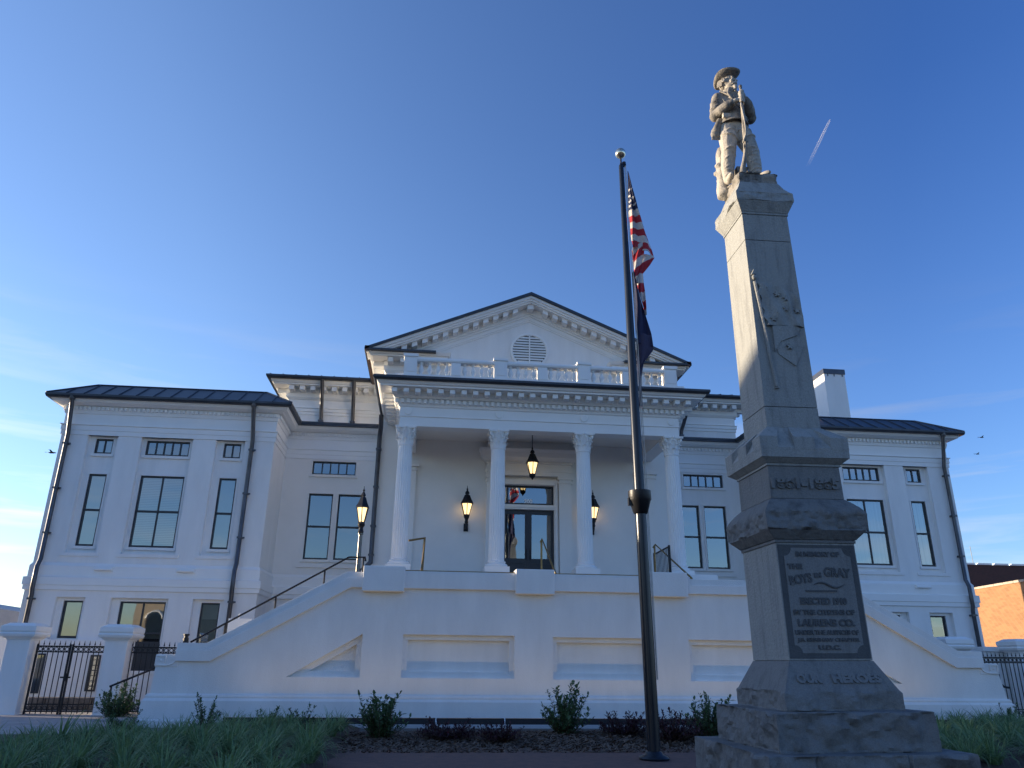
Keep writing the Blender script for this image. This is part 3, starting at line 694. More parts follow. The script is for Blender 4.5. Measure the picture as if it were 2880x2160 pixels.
for k in range(13):
    y=ya+(yb-ya)*k/12; z=4.9; m.box(xk(y)-.009,xk(y)+.009,y-.009,y+.009,4.06,z)
for y,z in ((ya,4.94),(yb,4.94)): m.box(xk(y)-.028,xk(y)+.028,y-.028,y+.028,2.9,z)
m.build('picket',BLACK,t)
t=thing('handrail','short black handrail behind the right foot of the entrance stair','handrail',(13.2,22,0)); 
MB().tube([(12.86,21.9,1.30),(13.35,22.1,1.02),(13.5,22.1,1.0)],.03,8).build('rail',BLACK,t); MB().tube([(13.1,22.0,-.1),(13.05,22.0,1.16)],.035,8).build('post',BLACK,t)
m=MB(); m.box(-9.98+.16,-9.72,21.75,21.9,1.945,2.0); m.lathe([(.075,2.0),(.075,2.06),(.055,2.07),(.055,2.12),(.08,2.13),(.08,2.17)],-9.78,21.83,10)
tag(m.build('black_fitting',BLACK),'small black cap fitting on the lowest flat coping of the left stair end','fitting')
tag(MB().box(12.98,13.1,21.95,22.05,1.25,1.5).lathe([(.04,1.5),(.06,1.52),(.06,1.6),(.03,1.66)],13.04,22.0,10).build('path_light',mat('pale_lit_lens',(.75,.6,.4),.4,var=.05)),'small pale lamp head by the right scroll of the entrance stair','light')

# ---------------------------------------------------------------- lanterns
def lantern_parts(parent,x,y,z,h,r,mt=BLACK):
    """z is the bottom of the glass cage, h the height of the glass, r the top half width"""
    n=6; ph=pi/6
    rb=r*.48
    g=MB(); g.lathe([(rb*.95,z+.01),(r*.93,z+h)],x,y,n,ph=ph); gl=g.build('lantern_glass',LAMP,parent)
    f=MB()
    for j in range(n):
        a=2*pi*j/n+ph; f.tube([(x+rb*cos(a),y+rb*sin(a),z),(x+r*cos(a),y+r*sin(a),z+h)],.016,6)
    f.lathe([(rb+.005,z-.05),(rb+.02,z-.03),(rb+.02,z+.015)],x,y,n,ph=ph)
    f.build('cage',mt,parent)
    q=MB(); q.lathe([(r+.01,z+h-.01),(r*1.17,z+h),(r*1.17,z+h+.03),(r*1.02,z+h+.07),(r*.80,z+h+.16),(r*.62,z+h+.25),(r*.5,z+h+.31),(r*.3,z+h+.33),(r*.3,z+h+.36),(r*.42,z+h+.37),(r*.40,z+h+.40),(r*.15,z+h+.48),(r*.1,z+h+.50)],x,y,n,ph=ph)
    q.lathe([(.02,z+h+.50),(.035,z+h+.53),(.02,z+h+.56),(.012,z+h+.58),(.006,z+h+.66)],x,y,8)
    q.build('lantern_roof',mt,parent,auto=30)
t=thing('lamp_post','lit black post lantern standing behind the top of the left stair coping','street lamp',(-5.62,23.0,2.85))
LX,LY=-5.57,23.0
MB().lathe([(.11,2.85),(.11,3.1),(.075,3.15),(.075,3.4),(.065,3.45),(.058,5.05),(.08,5.07),(.08,5.1),(.055,5.12)],LX,LY,14).build('pole',POSTM,t,auto=40)
MB().lathe([(.065,5.10),(.09,5.14),(.07,5.2),(.06,5.26),(.10,5.32),(.11,5.37),(.08,5.40)],LX,LY,14).build('neck',BLACK,t,auto=40)
lantern_parts(t,LX,LY,5.42,.44,.185)
def wall_lantern(x,label):
    y=YG-.34
    t=thing('wall_lantern',label,'wall lantern',(x,YG,6.0),'wall lanterns beside the door')
    m=MB(); m.box(x-.08,x+.08,YG-.05,YG-.002,5.92,6.2); m.tube([(x,YG-.04,6.02),(x,YG-.2,5.98),(x,y,6.08),(x,y,6.2)],.045,8); m.lathe([(.05,6.15),(.07,6.2),(.055,6.24),(.06,6.3),(.09,6.35),(.10,6.4),(.08,6.42)],x,y,12); m.build('bracket',BLACK,t,auto=40)
    lantern_parts(t,x,y,6.45,.40,.215)
wall_lantern(-2.26,'lit black wall lantern fully in view between two left columns')
wall_lantern(2.33,'lit black wall lantern partly hidden behind the column right of the door')
t=thing('pendant_lantern','lit black hanging lantern on a rod under the porch ceiling','lantern',(0,26,9.25))
px,py=-.03,26.0
MB().tube([(px,py,9.25),(px,py,8.5)],.014,6).build('rod',BLACK,t)
lantern_parts(t,px,py,7.78,.42,.215)
MB().lathe([(.10,7.73),(.12,7.72),(.09,7.68),(.04,7.64),(.025,7.61),(.01,7.58)],px,py,10).build('bottom_finial',BLACK,t,auto=40)

# ---------------------------------------------------------------- flagpole and flags
t=thing('flagpole','tall dark bronze flagpole with a pale gold ball on top','flagpole',(.565,14.31,0))
FX,FY=0.0,0.0
def world(o): return o
PX,PY=.565,14.31
m=MB(); m.lathe([(.118,.02),(.112,2.0),(.105,4.25),(.098,6.0),(.083,8.2),(.066,10.5),(.056,12.30),(.05,12.33)],PX,PY,24); m.build('pole',GOLDB,t,auto=50)
m=MB(); m.lathe([(.26,0.0),(.27,.03),(.25,.06),(.17,.08),(.15,.12),(.12,.14)],PX,PY,28); m.build('base_collar',GOLDB,t,auto=50)
m=MB(); m.ball((PX,PY,12.66),.125,24,16); m.build('ball_finial',BALLM,t,smooth=True)
m=MB(); m.lathe([(.02,12.33),(.02,12.56)],PX,PY,8); m.box(PX-.03,PX+.11,PY-.03,PY+.03,12.31,12.37); m.lathe([(.045,12.36),(.045,12.42)],PX+.07,PY,8); m.build('truck',BLACK,t)
m=MB(); m.lathe([(.112,4.29),(.14,4.31),(.205,4.54),(.222,4.57),(.222,4.74),(.20,4.745),(.11,4.75)],PX,PY,20); m.box(PX-.24,PX-.1,PY-.06,PY+.02,4.45,4.60); m.build('light_collar',BLACK,t,auto=40)
m=MB(); m.tube([(PX+.075,PY-.02,12.3),(PX+.10,PY-.03,9),(PX+.12,PY-.03,5.2),(PX+.125,PY-.02,1.3)],.008,5); m.tube([(PX+.09,PY-.05,12.3),(PX+.12,PY-.06,9),(PX+.14,PY-.06,5.2),(PX+.13,PY-.05,1.3)],.008,5); m.build('halyard',mat('halyard_rope',(.5,.47,.43),.8,var=.2,vscale=30),t)
t.rotation_euler.y=-.0082
def cloth(name,c): 
    m=leafm(name,c,tuple(x*.82 for x in c),.8,.18); return m
FR=cloth('flag_red',(.46,.035,.055)); FW=cloth('flag_white',(.62,.61,.61)); FB=cloth('flag_blue',(.025,.035,.10)); FN=cloth('navy_flag',(.03,.036,.095)); FN2=cloth('paler_navy_fold',(.07,.065,.12))  # second navy is a paler tone for one fold of the flag
def drape(m,left,right,nz,nx,colour,yf):
    """cloth hung between a left and a right edge, each a list of (x,z)"""
    def at(pl,t):
        L=[0]
        for a,b in zip(pl,pl[1:]): L.append(L[-1]+sqrt((a[0]-b[0])**2+(a[1]-b[1])**2))
        d=t*L[-1]
        for i in range(len(pl)-1):
            if d<=L[i+1] or i==len(pl)-2:
                k=(d-L[i])/max(1e-6,L[i+1]-L[i]); return (pl[i][0]+(pl[i+1][0]-pl[i][0])*k,pl[i][1]+(pl[i+1][1]-pl[i][1])*k)
    vs=[];fs=[];mi=[]
    for i in range(nz+1):
        a=at(left,i/nz); b=at(right,i/nz)
        for j in range(nx+1):
            u=j/nx; x=a[0]+(b[0]-a[0])*u; z=a[1]+(b[1]-a[1])*u; vs.append((.615+(x-.63)*1.16,PY+yf(u,i/nz,x,z),z))
    o=len(m.v); m.v+=vs
    for i in range(nz):
        for j in range(nx):
            q=[i*(nx+1)+j,i*(nx+1)+j+1,(i+1)*(nx+1)+j+1,(i+1)*(nx+1)+j]
            cx=.63+(sum(vs[k][0] for k in q)/4-.615)/1.16; cz=sum(vs[k][2] for k in q)/4
            m.f.append([k+o for k in q]); m.m.append(colour(cx,cz,(j+.5)/nx,(i+.5)/nz))
hx=.63
def usc(x,z,u,v):
    zc=11.20-.16*(x-.6)
    if z>zc:
        for (sx,sz) in ((.665,11.72),(.70,11.50),(.72,11.31),(.665,11.42),(.645,11.56),(.645,11.30)):
            dx,dz=x-sx,z-sz; r=sqrt(dx*dx+dz*dz)
            if r<.040: 
                a=atan2(dx,dz); k=(a%(2*pi/5))-pi/5
                if r<.016/cos(pi/5-abs(k)) if False else r<.018+.020*(abs(k)/(pi/5))**1.5: return 2
        return 1
    s=(zc-z-.10*max(0,(x-.78))*2.2)/.163
    return 2 if int(s)%2==0 else 0
m=MB()
fold=lambda u,v,x,z: .03+.10*sin(u*5.0+v*2.5)*min(1,v*3)*.5+.05*sin(u*11+v*4)*min(1,v*2)
drape(m,[(hx,12.22),(.63,11.2),(.64,10.55),(.66,10.22)],[(.645,12.2),(.70,11.75),(.80,11.19),(.90,10.80),(1.0,10.42),(1.06,10.20),(1.09,10.02)],150,44,usc,fold)
# lower fold hanging back behind the drape
def usc2(x,z,u,v): return 0 if int((z-9.0)*4.4+(x-.6)*-3.2+40)%2==0 else 2
drape(m,[(.66,10.20),(.68,9.9),(.70,9.6),(.76,9.1),(.84,8.62)],[(1.09,10.02),(1.0,9.85),(.86,9.64),(.88,9.2),(.87,8.60)],80,30,usc2,lambda u,v,x,z:.11+.05*sin(u*6+v*5))
drape(m,[(.655,10.26),(.665,10.0),(.68,9.8),(.66,9.5)],[(.90,10.34),(.88,10.1),(.80,9.7),(.72,9.3)],40,20,lambda x,z,u,v:0 if int((z-9)*5.2-(x-.6)*6+60)%2==0 else 2,lambda u,v,x,z:.02+.04*sin(u*7+v*3))
us=m.build('flag',[FR,FB,FW],None,smooth=True,recalc=False)
tag(us,'red and white striped flag with a starred blue corner hanging limp from the pole','flag')
m=MB()
nf=lambda u,v,x,z:.06+.06*sin(u*6.5+v*4)
drape(m,[(.63,9.62),(.645,9.0),(.65,8.2),(.655,7.9)],[(.66,9.6),(.74,9.2),(.84,8.7),(.93,8.15),(.945,7.85)],70,24,lambda *a:0,nf)
drape(m,[(.67,8.12),(.67,7.9),(.665,7.7),(.68,7.40)],[(.93,8.12),(.945,7.95),(.95,7.78),(.70,7.38)],30,20,lambda *a:1,lambda u,v,x,z:.02+.06*sin(u*6.5+2.4)*.6)
drape(m,[(.655,8.0),(.65,7.4),(.645,6.55)],[(.80,7.7),(.72,7.2),(.70,6.45)],50,12,lambda *a:0,lambda u,v,x,z:.09+.03*sin(u*5+v*6))
nv=m.build('flag',[FN,FN2],None,smooth=True,recalc=False); tag(nv,'plain dark navy flag hanging limp below the striped one','flag')
for o in (us,nv):
    so=o.modifiers.new('thick','SOLIDIFY'); so.thickness=.004
# ---------------------------------------------------------------- monument
MX,MY=1.301,9.6
MO=thing('monument','tall grey granite war memorial on rough stepped blocks with a carved flag and lettering','monument',(MX,MY,0))
def rough(levels,amp,sub,seed=0,joints=(),cap=True,cx=MX,cy=MY):
    """square stack of rings (half size, z, roughness) with broken faces"""
    n=sub*4; vs=[]; fs=[]
    for (h,z,a) in levels:
        for side in range(4):
            for j in range(sub):
                t=-1+2*j/sub
                x,y=[(t,-1),(1,t),(-t,1),(-1,-t)][side]
                px,py=x*h,y*h
                nx,ny=[(0,-1),(1,0),(0,1),(-1,0)][side]
                q=Vector((px*2.3+seed,py*2.3,z*3.2)); vv=noise.voronoi(q*1.15)[0]; v2=noise.voronoi(q*3.1)[0]; d=noise.noise(q)*.45+(vv[1]-vv[0])*.55+(v2[1]-v2[0])*.28+noise.noise(q*5.3)*.16-.25
                edge=min(1,(1-abs(t))*6+.25)
                d=(d-.05)*a*amp*edge
                for jt in joints:
                    if abs((px if side%2==0 else py)-jt)<h*1.02/sub and side in (0,2): d-=.035
                vs.append((cx+px+nx*d,cy+py+ny*d,z+noise.noise(q*1.7)*a*amp*.18))
    for i in range(len(levels)-1):
        for j in range(n): fs.append((i*n+j,i*n+(j+1)%n,(i+1)*n+(j+1)%n,(i+1)*n+j))
    if cap: fs+=[tuple(range(n-1,-1,-1)),tuple(range((len(levels)-1)*n,len(levels)*n))]
    m=MB(); m.add(vs,fs); return m
def lv(h0,z0,h1,z1,k,a0,a1=None):
    a1=a0 if a1 is None else a1
    return [(h0+(h1-h0)*i/k,z0+(z1-z0)*i/k,a0+(a1-a0)*i/k) for i in range(k+1)]
rough(lv(1.18,-.1,1.18,.66,16,1)+[(1.175,.68,.6),(1.165,.69,.15),(1.0,.69,0)],.15,72,3,joints=(-.62,.40)).build('base_step',GRAND,MO,auto=38)
rough([(.93,.692,.3)]+lv(.935,.71,.932,1.07,10,1)+[(.925,1.09,.5),(.91,1.098,.1),(.7,1.098,0)],.15,64,11).build('base_step',GRAND,MO,auto=38)
rough([(.712,1.10,.3)]+lv(.715,1.115,.712,1.28,7,1)+[(.70,1.30,.4),(.69,1.312,0),(.524,1.634,0)],.11,56,5).build('flared_base',GRANT,MO,auto=30)
def frust(m,h0,z0,h1,z1,mi=0):
    m.add([(MX-h0,MY-h0,z0),(MX+h0,MY-h0,z0),(MX+h0,MY+h0,z0),(MX-h0,MY+h0,z0),(MX-h1,MY-h1,z1),(MX+h1,MY-h1,z1),(MX+h1,MY+h1,z1),(MX-h1,MY+h1,z1)],[(0,3,2,1),(4,5,6,7),(0,1,5,4),(1,2,6,5),(2,3,7,6),(3,0,4,7)],mi)
m=MB(); frust(m,.521,1.638,.515,3.012); frust(m,.505,1.63,.505,1.64)
die=m.build('die',GRAN,MO,bevel=.008)
# dark sunk border and pale raised plaque
zf=lambda z: .521-(z-1.638)/(3.012-1.638)*.006
m=MB(); m.add([(MX-.505,MY-zf(1.66)-.004,1.66),(MX+.505,MY-zf(1.66)-.004,1.66),(MX+.5,MY-zf(2.99)-.004,2.99),(MX-.5,MY-zf(2.99)-.004,2.99),(MX-.505,MY-.4,1.66),(MX+.505,MY-.4,1.66),(MX+.5,MY-.4,2.99),(MX-.5,MY-.4,2.99)],[(0,1,2,3),(0,4,5,1),(1,5,6,2),(2,6,7,3),(3,7,4,0)]); m.build('plaque_border',PANELD,die)
pts=[]
def arc(cx,cz,r,a0,a1,k=7): return [(cx+r*cos(radians(a0+(a1-a0)*i/k)),cz+r*sin(radians(a0+(a1-a0)*i/k))) for i in range(k+1)]
w,zb,zt=.43,1.72,2.95
pts=[(-w+.12,zb)]+[(w-.12,zb)]+arc(w,zb,.09,180,90)+arc(w,zt,.10,270,180)+arc(-w,zt,.10,0,-90)+arc(-w,zb,.09,90,0)
m=MB(); n=len(pts); yp=MY-.527
m.add([(MX+x,yp,z) for x,z in pts]+[(MX+x,yp+.03,z) for x,z in pts],[tuple(range(n))]+[(i,(i+1)%n,n+(i+1)%n,n+i) for i in range(n)]); plq=m.build('plaque',PANEL,die)
def letters(s,x,z,h,wd,y=yp-.004,mt=PANELD,par=plq,name='inscription',rot=None,dp=.006,bold=.006,off=0):
    o=text(s,h*1.38,(0,0,0),Matrix.Identity(3),name,mt,par,dp,bold=bold)
    me=o.data; xs=[v.co.x for v in me.vertices]; ys=[v.co.y for v in me.vertices]
    k=wd/(max(xs)-min(xs)); cx=(max(xs)+min(xs))/2; cy=(max(ys)+min(ys))/2; kh=h/(max(ys)-min(ys))
    R=rot or RX
    for v in me.vertices:
        p=R@Vector(((v.co.x-cx)*k,(v.co.y-cy)*kh,v.co.z)); 
        v.co=Vector((MX+x,y,z))+p
    return o
letters('IN MEMORY OF',0,2.875,.062,.56)
letters('THE',-.31,2.725,.066,.19)
def tilt(a): return Matrix.Rotation(radians(-a),3,'Y')@RX
letters('BOYS',-.255,2.575,.115,.29,rot=tilt(8))
letters('IN',-.03,2.622,.06,.09,rot=tilt(4))
letters('GRAY',.225,2.655,.115,.34,rot=tilt(-3))
m=MB(); m.tube([(MX-.10+.4*i/12,yp-.002,2.505+.03*sin(i*.55)) for i in range(13)],[.004+.012*sin(pi*i/12) for i in range(13)],6); m.box(MX-.21,MX+.19,yp-.010,yp,2.425,2.445); m.build('inscription_flourish',PANELD,plq)
letters('ERECTED 1910',0,2.315,.085,.59)
letters('BY THE CITIZENS OF',-.01,2.185,.062,.77,bold=.004)
letters('LAURENS CO.',0,2.065,.085,.72)
letters('UNDER THE AUSPICES OF',-.01,1.955,.055,.80,bold=.003)
letters('J.B. KERSHAW CHAPTER',0,1.865,.055,.78,bold=.003)
letters('U.D.C.',0,1.785,.055,.28,bold=.004)
fr=math.atan2(.69-.524,1.634-1.312)
RF=Matrix.Rotation(-fr,3,'X')@RX
for w_,x_,l_ in (('OUR',-.36,.30),('HEROES',.22,.60)): letters(w_,x_,1.44,.115,l_,y=MY-.69+(1.44-1.312)*math.tan(fr)-.004,mt=GRANT,par=MO,rot=RF,dp=.016,bold=.010)
# rock faced cap above the die
m=MB(); frust(m,.53,3.012,.53,3.05); frust(m,.538,3.052,.64,3.16); m.build('cap_moulding',GRAND,MO,bevel=.006)
rough([(.640,3.161,.2)]+lv(.655,3.18,.665,3.36,8,1)+[(.655,3.385,.6),(.62,3.44,.3),(.56,3.51,.12),(.492,3.572,0),(.40,3.575,0)],.12,60,23).build('rock_cap',GRAND,MO,auto=40)
m=MB(); frust(m,.49,3.574,.485,4.0); blk=m.build('dated_block',GRANT,MO,bevel=.008)
letters('1861-1865',-.01,3.775,.15,.92,y=MY-.4875-.012,mt=GRANT,par=blk,name='date_letters',dp=.014,bold=.010)
# gabled cornice block
m=MB(); frust(m,.50,4.0,.50,4.03); frust(m,.51,4.032,.585,4.09); frust(m,.592,4.092,.595,4.22); frust(m,.594,4.22,.39,4.545)
for side in range(4):
    R=Matrix.Rotation(side*pi/2,3,'Z')
    for a,b in ((-.595,-.36),(-.14,.14),(.36,.595)):
        k=.66 if abs(a)<.3 else .66
        a2,b2=(a*.63,b*.63)
        loc=[(a,-.597,4.2),(b,-.597,4.2),(b,-.597,4.365),(a,-.597,4.365),(a2,-.376,4.556),(b2,-.376,4.556),(a2,-.376,4.2),(b2,-.376,4.2)]
        if a<-.5: loc[0]=(-.597,-.597,4.2);loc[3]=(-.597,-.597,4.365);loc[4]=(-.376,-.376,4.556);loc[6]=(-.376,-.376,4.2)
        if b>.5: loc[1]=(.597,-.597,4.2);loc[2]=(.597,-.597,4.365);loc[5]=(.376,-.376,4.556);loc[7]=(.376,-.376,4.2)
        vs=[tuple(R@Vector(p)+Vector((MX,MY,0))) for p in loc]
        m.add(vs,[(0,1,2,3),(3,2,5,4),(0,3,4,6),(1,7,5,2)])
m.build('gabled_cornice',GRAN,MO)
m=MB()
sh=lambda z:.376+(z-4.55)/(7.85-4.55)*(.349-.376)
zs=[4.55,4.838,4.846,7.409,7.417,7.85]
for a,b in ((0,1),(2,3),(4,5)): frust(m,sh(zs[a]),zs[a],sh(zs[b]),zs[b])
frust(m,.34,4.83,.34,4.85); frust(m,.33,7.40,.33,7.42)
shaft=m.build('shaft',GRAN,MO,bevel=.005)
# carved flag on the shaft
rl=MB()
def yz(z,d=0): return MY-sh(z)-d
def relief(poly,d,back=.02):
    n=len(poly); rl.add([(MX+x,yz(z,d(x,z) if callable(d) else d),z) for x,z in poly]+[(MX+x,yz(z,-back),z) for x,z in poly],[tuple(range(n))]+[(i,(i+1)%n,n+(i+1)%n,n+i) for i in range(n)])
rl.tube([(MX-.292,yz(6.72,.012),6.72),(MX-.171,yz(5.13,.012),5.13)],.026,8)
rl.tube([(MX-.172,yz(5.12,.01),5.12),(MX-.169,yz(5.1,.01),5.10)],.035,8)
rl.ball((MX-.298,yz(6.78,.03),6.78),(.038,.03,.04),10,8); rl.prism([(MX-.34,6.82),(MX-.30,6.90),(MX-.27,6.83)],yz(6.85,.05),yz(6.85,-.01))
# cloth as a gently folded sheet
G=26; vs=[];fs=[]
topE=[(-.262,6.69),(.087,6.66),(.335,6.47)]; botE=[(-.20,6.03),(.10,6.045),(.345,6.03)]
def ev(pl,t):
    k=min(int(t*(len(pl)-1)),len(pl)-2); f=t*(len(pl)-1)-k; return (pl[k][0]+(pl[k+1][0]-pl[k][0])*f,pl[k][1]+(pl[k+1][1]-pl[k][1])*f)
for i in range(G+1):
    for j in range(G+1):
        u,v=j/G,i/G; a=ev(topE,u); b=ev(botE,u); x=a[0]+(b[0]-a[0])*v; z=a[1]+(b[1]-a[1])*v
        if j==0: x+=.02*sin(v*22)
        d=.034+.016*sin(u*9+v*7)+.013*sin(u*16-v*5)
        if i in(0,G) or j in (0,G): d*=.9
        vs.append((MX+x,yz(z,d),z))
for i in range(G):
    for j in range(G): fs.append((i*(G+1)+j,i*(G+1)+j+1,(i+1)*(G+1)+j+1,(i+1)*(G+1)+j))
bd=[j for j in range(G+1)]+[i*(G+1)+G for i in range(1,G+1)]+[G*(G+1)+j for j in range(G-1,-1,-1)]+[i*(G+1) for i in range(G-1,0,-1)]
o=len(vs)
for k in bd: x,y,z=vs[k]; vs.append((x,yz(z,-.01),z))
nb=len(bd); fs+=[(bd[i],bd[(i+1)%nb],o+(i+1)%nb,o+i) for i in range(nb)]
rl.add(vs,fs)
relief([(-.125,6.03),(.24,6.04),(.27,6.0),(.22,5.90),(-.03,5.80),(-.10,5.70),(-.128,5.64)],.030)
relief([(-.10,5.72),(-.03,5.80),(.2,5.88),(.30,5.75),(.145,5.44),(-.075,5.61)],lambda x,z:.022+.012*sin(x*20))
def dcl(x,z):
    u=(x+.262)/.6; v=(6.69-z)/.66; return (.034+.016*sin(u*9+v*7)+.013*sin(u*16-v*5) if v<1 else .03)+.016
def star(x,z,r,d):
    p=[(x+(r if i%2==0 else r*.42)*sin(pi*i/5),z+(r if i%2==0 else r*.42)*cos(pi*i/5)) for i in range(10)]; relief(p,d)
for x,z in ((-.113,6.60),(.006,6.53),(.115,6.45),(.21,6.37),(.103,6.30),(.002,6.21),(-.105,6.13),(.27,6.28),(.086,5.72),(.28,6.43)): star(x,z,.05,dcl)
rl.build('carved_flag',GRAN,shaft,auto=35)
# capital with broken faces, top block
m=MB(); frust(m,.362,7.851,.362,7.885); frust(m,.362,7.886,.437,8.045); m.build('capital_moulding',GRAN,MO,bevel=.006)
rough([(.438,8.046,.1)]+lv(.442,8.055,.44,8.19,6,.8)+[(.43,8.205,.3),(.405,8.235,.15),(.35,8.33,.05),(.315,8.42,0),(.298,8.455,0)],.11,48,31).build('capital',GRAN,MO,auto=40)
rough([(.298,8.456,0),(.297,8.49,.1)]+lv(.297,8.5,.295,8.60,4,1)+[(.28,8.628,.4),(.1,8.63,0)],.12,32,41).build('top_block',MARBLED,MO,auto=40)
MO.rotation_euler.y=-.01177

# ---------------------------------------------------------------- statue
SX,SY,SZ=1.199,9.6,8.628
SO=thing('soldier_statue','weathered stone soldier in a wide brimmed hat leaning both hands on an upright rifle','statue',(SX,SY,SZ))
def remesh(m,name,voxel,mt,parent,smooth=6,fac=.5):
    me=bpy.data.meshes.new('tmp'); me.from_pydata(m.v,[],m.f); bm=bmesh.new(); bm.from_mesh(me); bmesh.ops.recalc_face_normals(bm,faces=bm.faces); bm.to_mesh(me); bm.free()
    t=bpy.data.objects.new('tmp',me); COL.objects.link(t)
    r=t.modifiers.new('r','REMESH'); r.mode='VOXEL'; r.voxel_size=voxel
    s=t.modifiers.new('s','SMOOTH'); s.iterations=smooth; s.factor=fac
    bpy.context.view_layer.update()
    out=bpy.data.meshes.new_from_object(t.evaluated_get(bpy.context.evaluated_depsgraph_get())); bpy.data.objects.remove(t)
    out.materials.clear(); out.materials.append(mt); out.name=name
    out.polygons.foreach_set('use_smooth',[True]*len(out.polygons))
    o=bpy.data.objects.new(name,out); COL.objects.link(o); o.parent=parent; o.location=(0,0,0); return o
def limb(m,pts,rs,n=12):
    m.tube(pts,rs,n)
    for p,r in zip(pts,rs): m.ball(p,r,12,8)
def lball(m,c,r,rot=None):
    k=MB(); k.ball((0,0,0),r,18,12); R=rot or Matrix.Identity(3)
    m.add([tuple(R@Vector(v)+Vector(c)) for v in k.v],k.f)
b=MB()
HR=Matrix.Rotation(radians(38),3,'Z')@Matrix.Rotation(radians(4),3,'X')   # head turned to the picture's right
HC=Vector((-.185,-.03,1.915))
def H(x,y,z): return tuple(HC+HR@(Vector((x,y,z))*1.08))
# torso
lball(b,(-.175,.0,1.46),(.215,.145,.24)); lball(b,(-.17,-.01,1.20),(.185,.14,.19)); lball(b,(-.17,.01,1.02),(.235,.175,.17))
limb(b,[(-.37,.0,1.60),(.02,.0,1.60)],[.085,.085]); limb(b,[(-.175,.01,1.62),(-.165,-.01,1.83)],[.085,.078])
# arms
A1=[(-.375,.0,1.60),(-.455,-.03,1.24),(-.34,-.25,1.28),(-.235,-.325,1.315)]; A2=[(.03,.0,1.60),(.125,-.02,1.25),(.0,-.24,1.36),(-.09,-.31,1.42)]
limb(b,A1,[.082,.066,.052,.036]); limb(b,A2,[.082,.066,.052,.036])
# legs in baggy trousers
limb(b,[(-.275,.01,1.0),(-.29,-.045,.78),(-.305,-.05,.56),(-.315,.02,.30),(-.315,.05,.09)],[.155,.145,.118,.108,.075])
limb(b,[(-.07,.01,1.0),(.0,-.05,.78),(.055,-.08,.56),(.085,-.07,.30),(.105,-.06,.09)],[.155,.145,.118,.108,.075])
lball(b,(-.33,-.045,.05),(.055,.15,.055),Matrix.Rotation(radians(-12),3,'Z')); lball(b,(.15,-.17,.05),(.055,.15,.055),Matrix.Rotation(radians(28),3,'Z'))
def fold(m,axis,t,lr,tl,w=.016,a0=-1.5,a1=1.5):   # a cloth crease lying round the front of a limb
    k=min(int(t*(len(axis)-1)),len(axis)-2); f=t*(len(axis)-1)-k; c=Vector(axis[k]).lerp(Vector(axis[k+1]),f)
    n=9; pts=[]; rs=[]
    for i in range(n):
        a=a0+(a1-a0)*i/(n-1); pts.append((c.x+sin(a)*lr,c.y-cos(a)*lr,c.z+tl*sin(a)+.01*cos(3*a))); rs.append(.004+w*sin(pi*i/(n-1)))
    m.tube(pts,rs,7)
LG1=[(-.275,.01,1.0),(-.29,-.045,.78),(-.305,-.05,.56),(-.315,.02,.30),(-.315,.05,.09)]; LG2=[(-.07,.01,1.0),(.0,-.05,.78),(.055,-.08,.56),(.085,-.07,.30),(.105,-.06,.09)]
for t,lr,tl in ((.50,.112,.03),(.56,.108,-.04),(.63,.104,.035),(.70,.10,-.03),(.78,.096,.03),(.86,.09,-.02),(.93,.08,.015),(.12,.15,.05),(.25,.146,-.05)):
    fold(b,LG1,t,lr,tl); fold(b,LG2,t,lr,-tl)
b.tube([(-.17,-.15,1.0),(-.17,-.13,.86)],.015,6)
# head
lball(b,H(0,.01,.02),(.098,.122,.135),HR); lball(b,H(0,-.035,-.065),(.075,.085,.085),HR); lball(b,H(0,-.085,-.105),(.04,.035,.035),HR)
b.tube([H(0,-.105,.035),H(0,-.128,.0),H(0,-.148,-.03)],[.013,.018,.022],8); lball(b,H(0,-.13,-.038),(.03,.02,.014),HR)
for s in (-1,1):
    lball(b,H(s*.045,-.102,.045),(.033,.014,.012),HR)                       # brow
    lball(b,H(s*.04,-.100,.015),(.018,.012,.013),HR)                       # eye
    lball(b,H(s*.052,-.088,-.025),(.028,.022,.03),HR)                      # cheek
    lball(b,H(s*.102,.012,.005),(.014,.028,.042),HR); b.tube([H(s*.110,-.005,.035),H(s*.120,.025,.04),H(s*.120,.035,.005),H(s*.110,.012,-.035)],.009,6)
    b.tube([H(0,-.135,-.055),H(s*.03,-.128,-.062),H(s*.062,-.105,-.085)],[.014,.016,.008],7)   # moustache
lball(b,H(0,-.118,-.088),(.024,.012,.008),HR)
b.tube([H(0,-.115,-.10),H(0,-.122,-.14),H(0,-.12,-.185)],[.038,.036,.014],9)                   # chin beard
# hands round the barrel
RX0,RY0=-.14,-.345
def hand(wrist,z,side):
    w=Vector(wrist); c=Vector((RX0+side*.045,RY0+.012,z)); 
    limb(b,[tuple(w),tuple(w*.45+c*.55),tuple(c)],[.036,.038,.034])
    for k in range(4):
        zz=z+.046-.031*k; L=(2.6,3.0,2.9,2.4)[k]; pts=[]
        for i in range(6):
            a=(pi if side<0 else 0)+(1 if side<0 else -1)*(.35+L*i/5); pts.append((RX0+.043*cos(a),RY0+.043*sin(a),zz-.004*i))
        b.tube(pts,[.0145,.014,.0135,.0125,.0115,.009],7)
    b.tube([tuple(c+Vector((0,.0,.03))),tuple(c+Vector((-side*.03,-.035,.06))),tuple(c+Vector((-side*.055,-.03,.068)))],[.017,.015,.010],7)
hand(A1[-1],1.32,-1); hand(A2[-1],1.435,1)
body=remesh(b,'body',.0085,MARBLE,SO,4,.4)
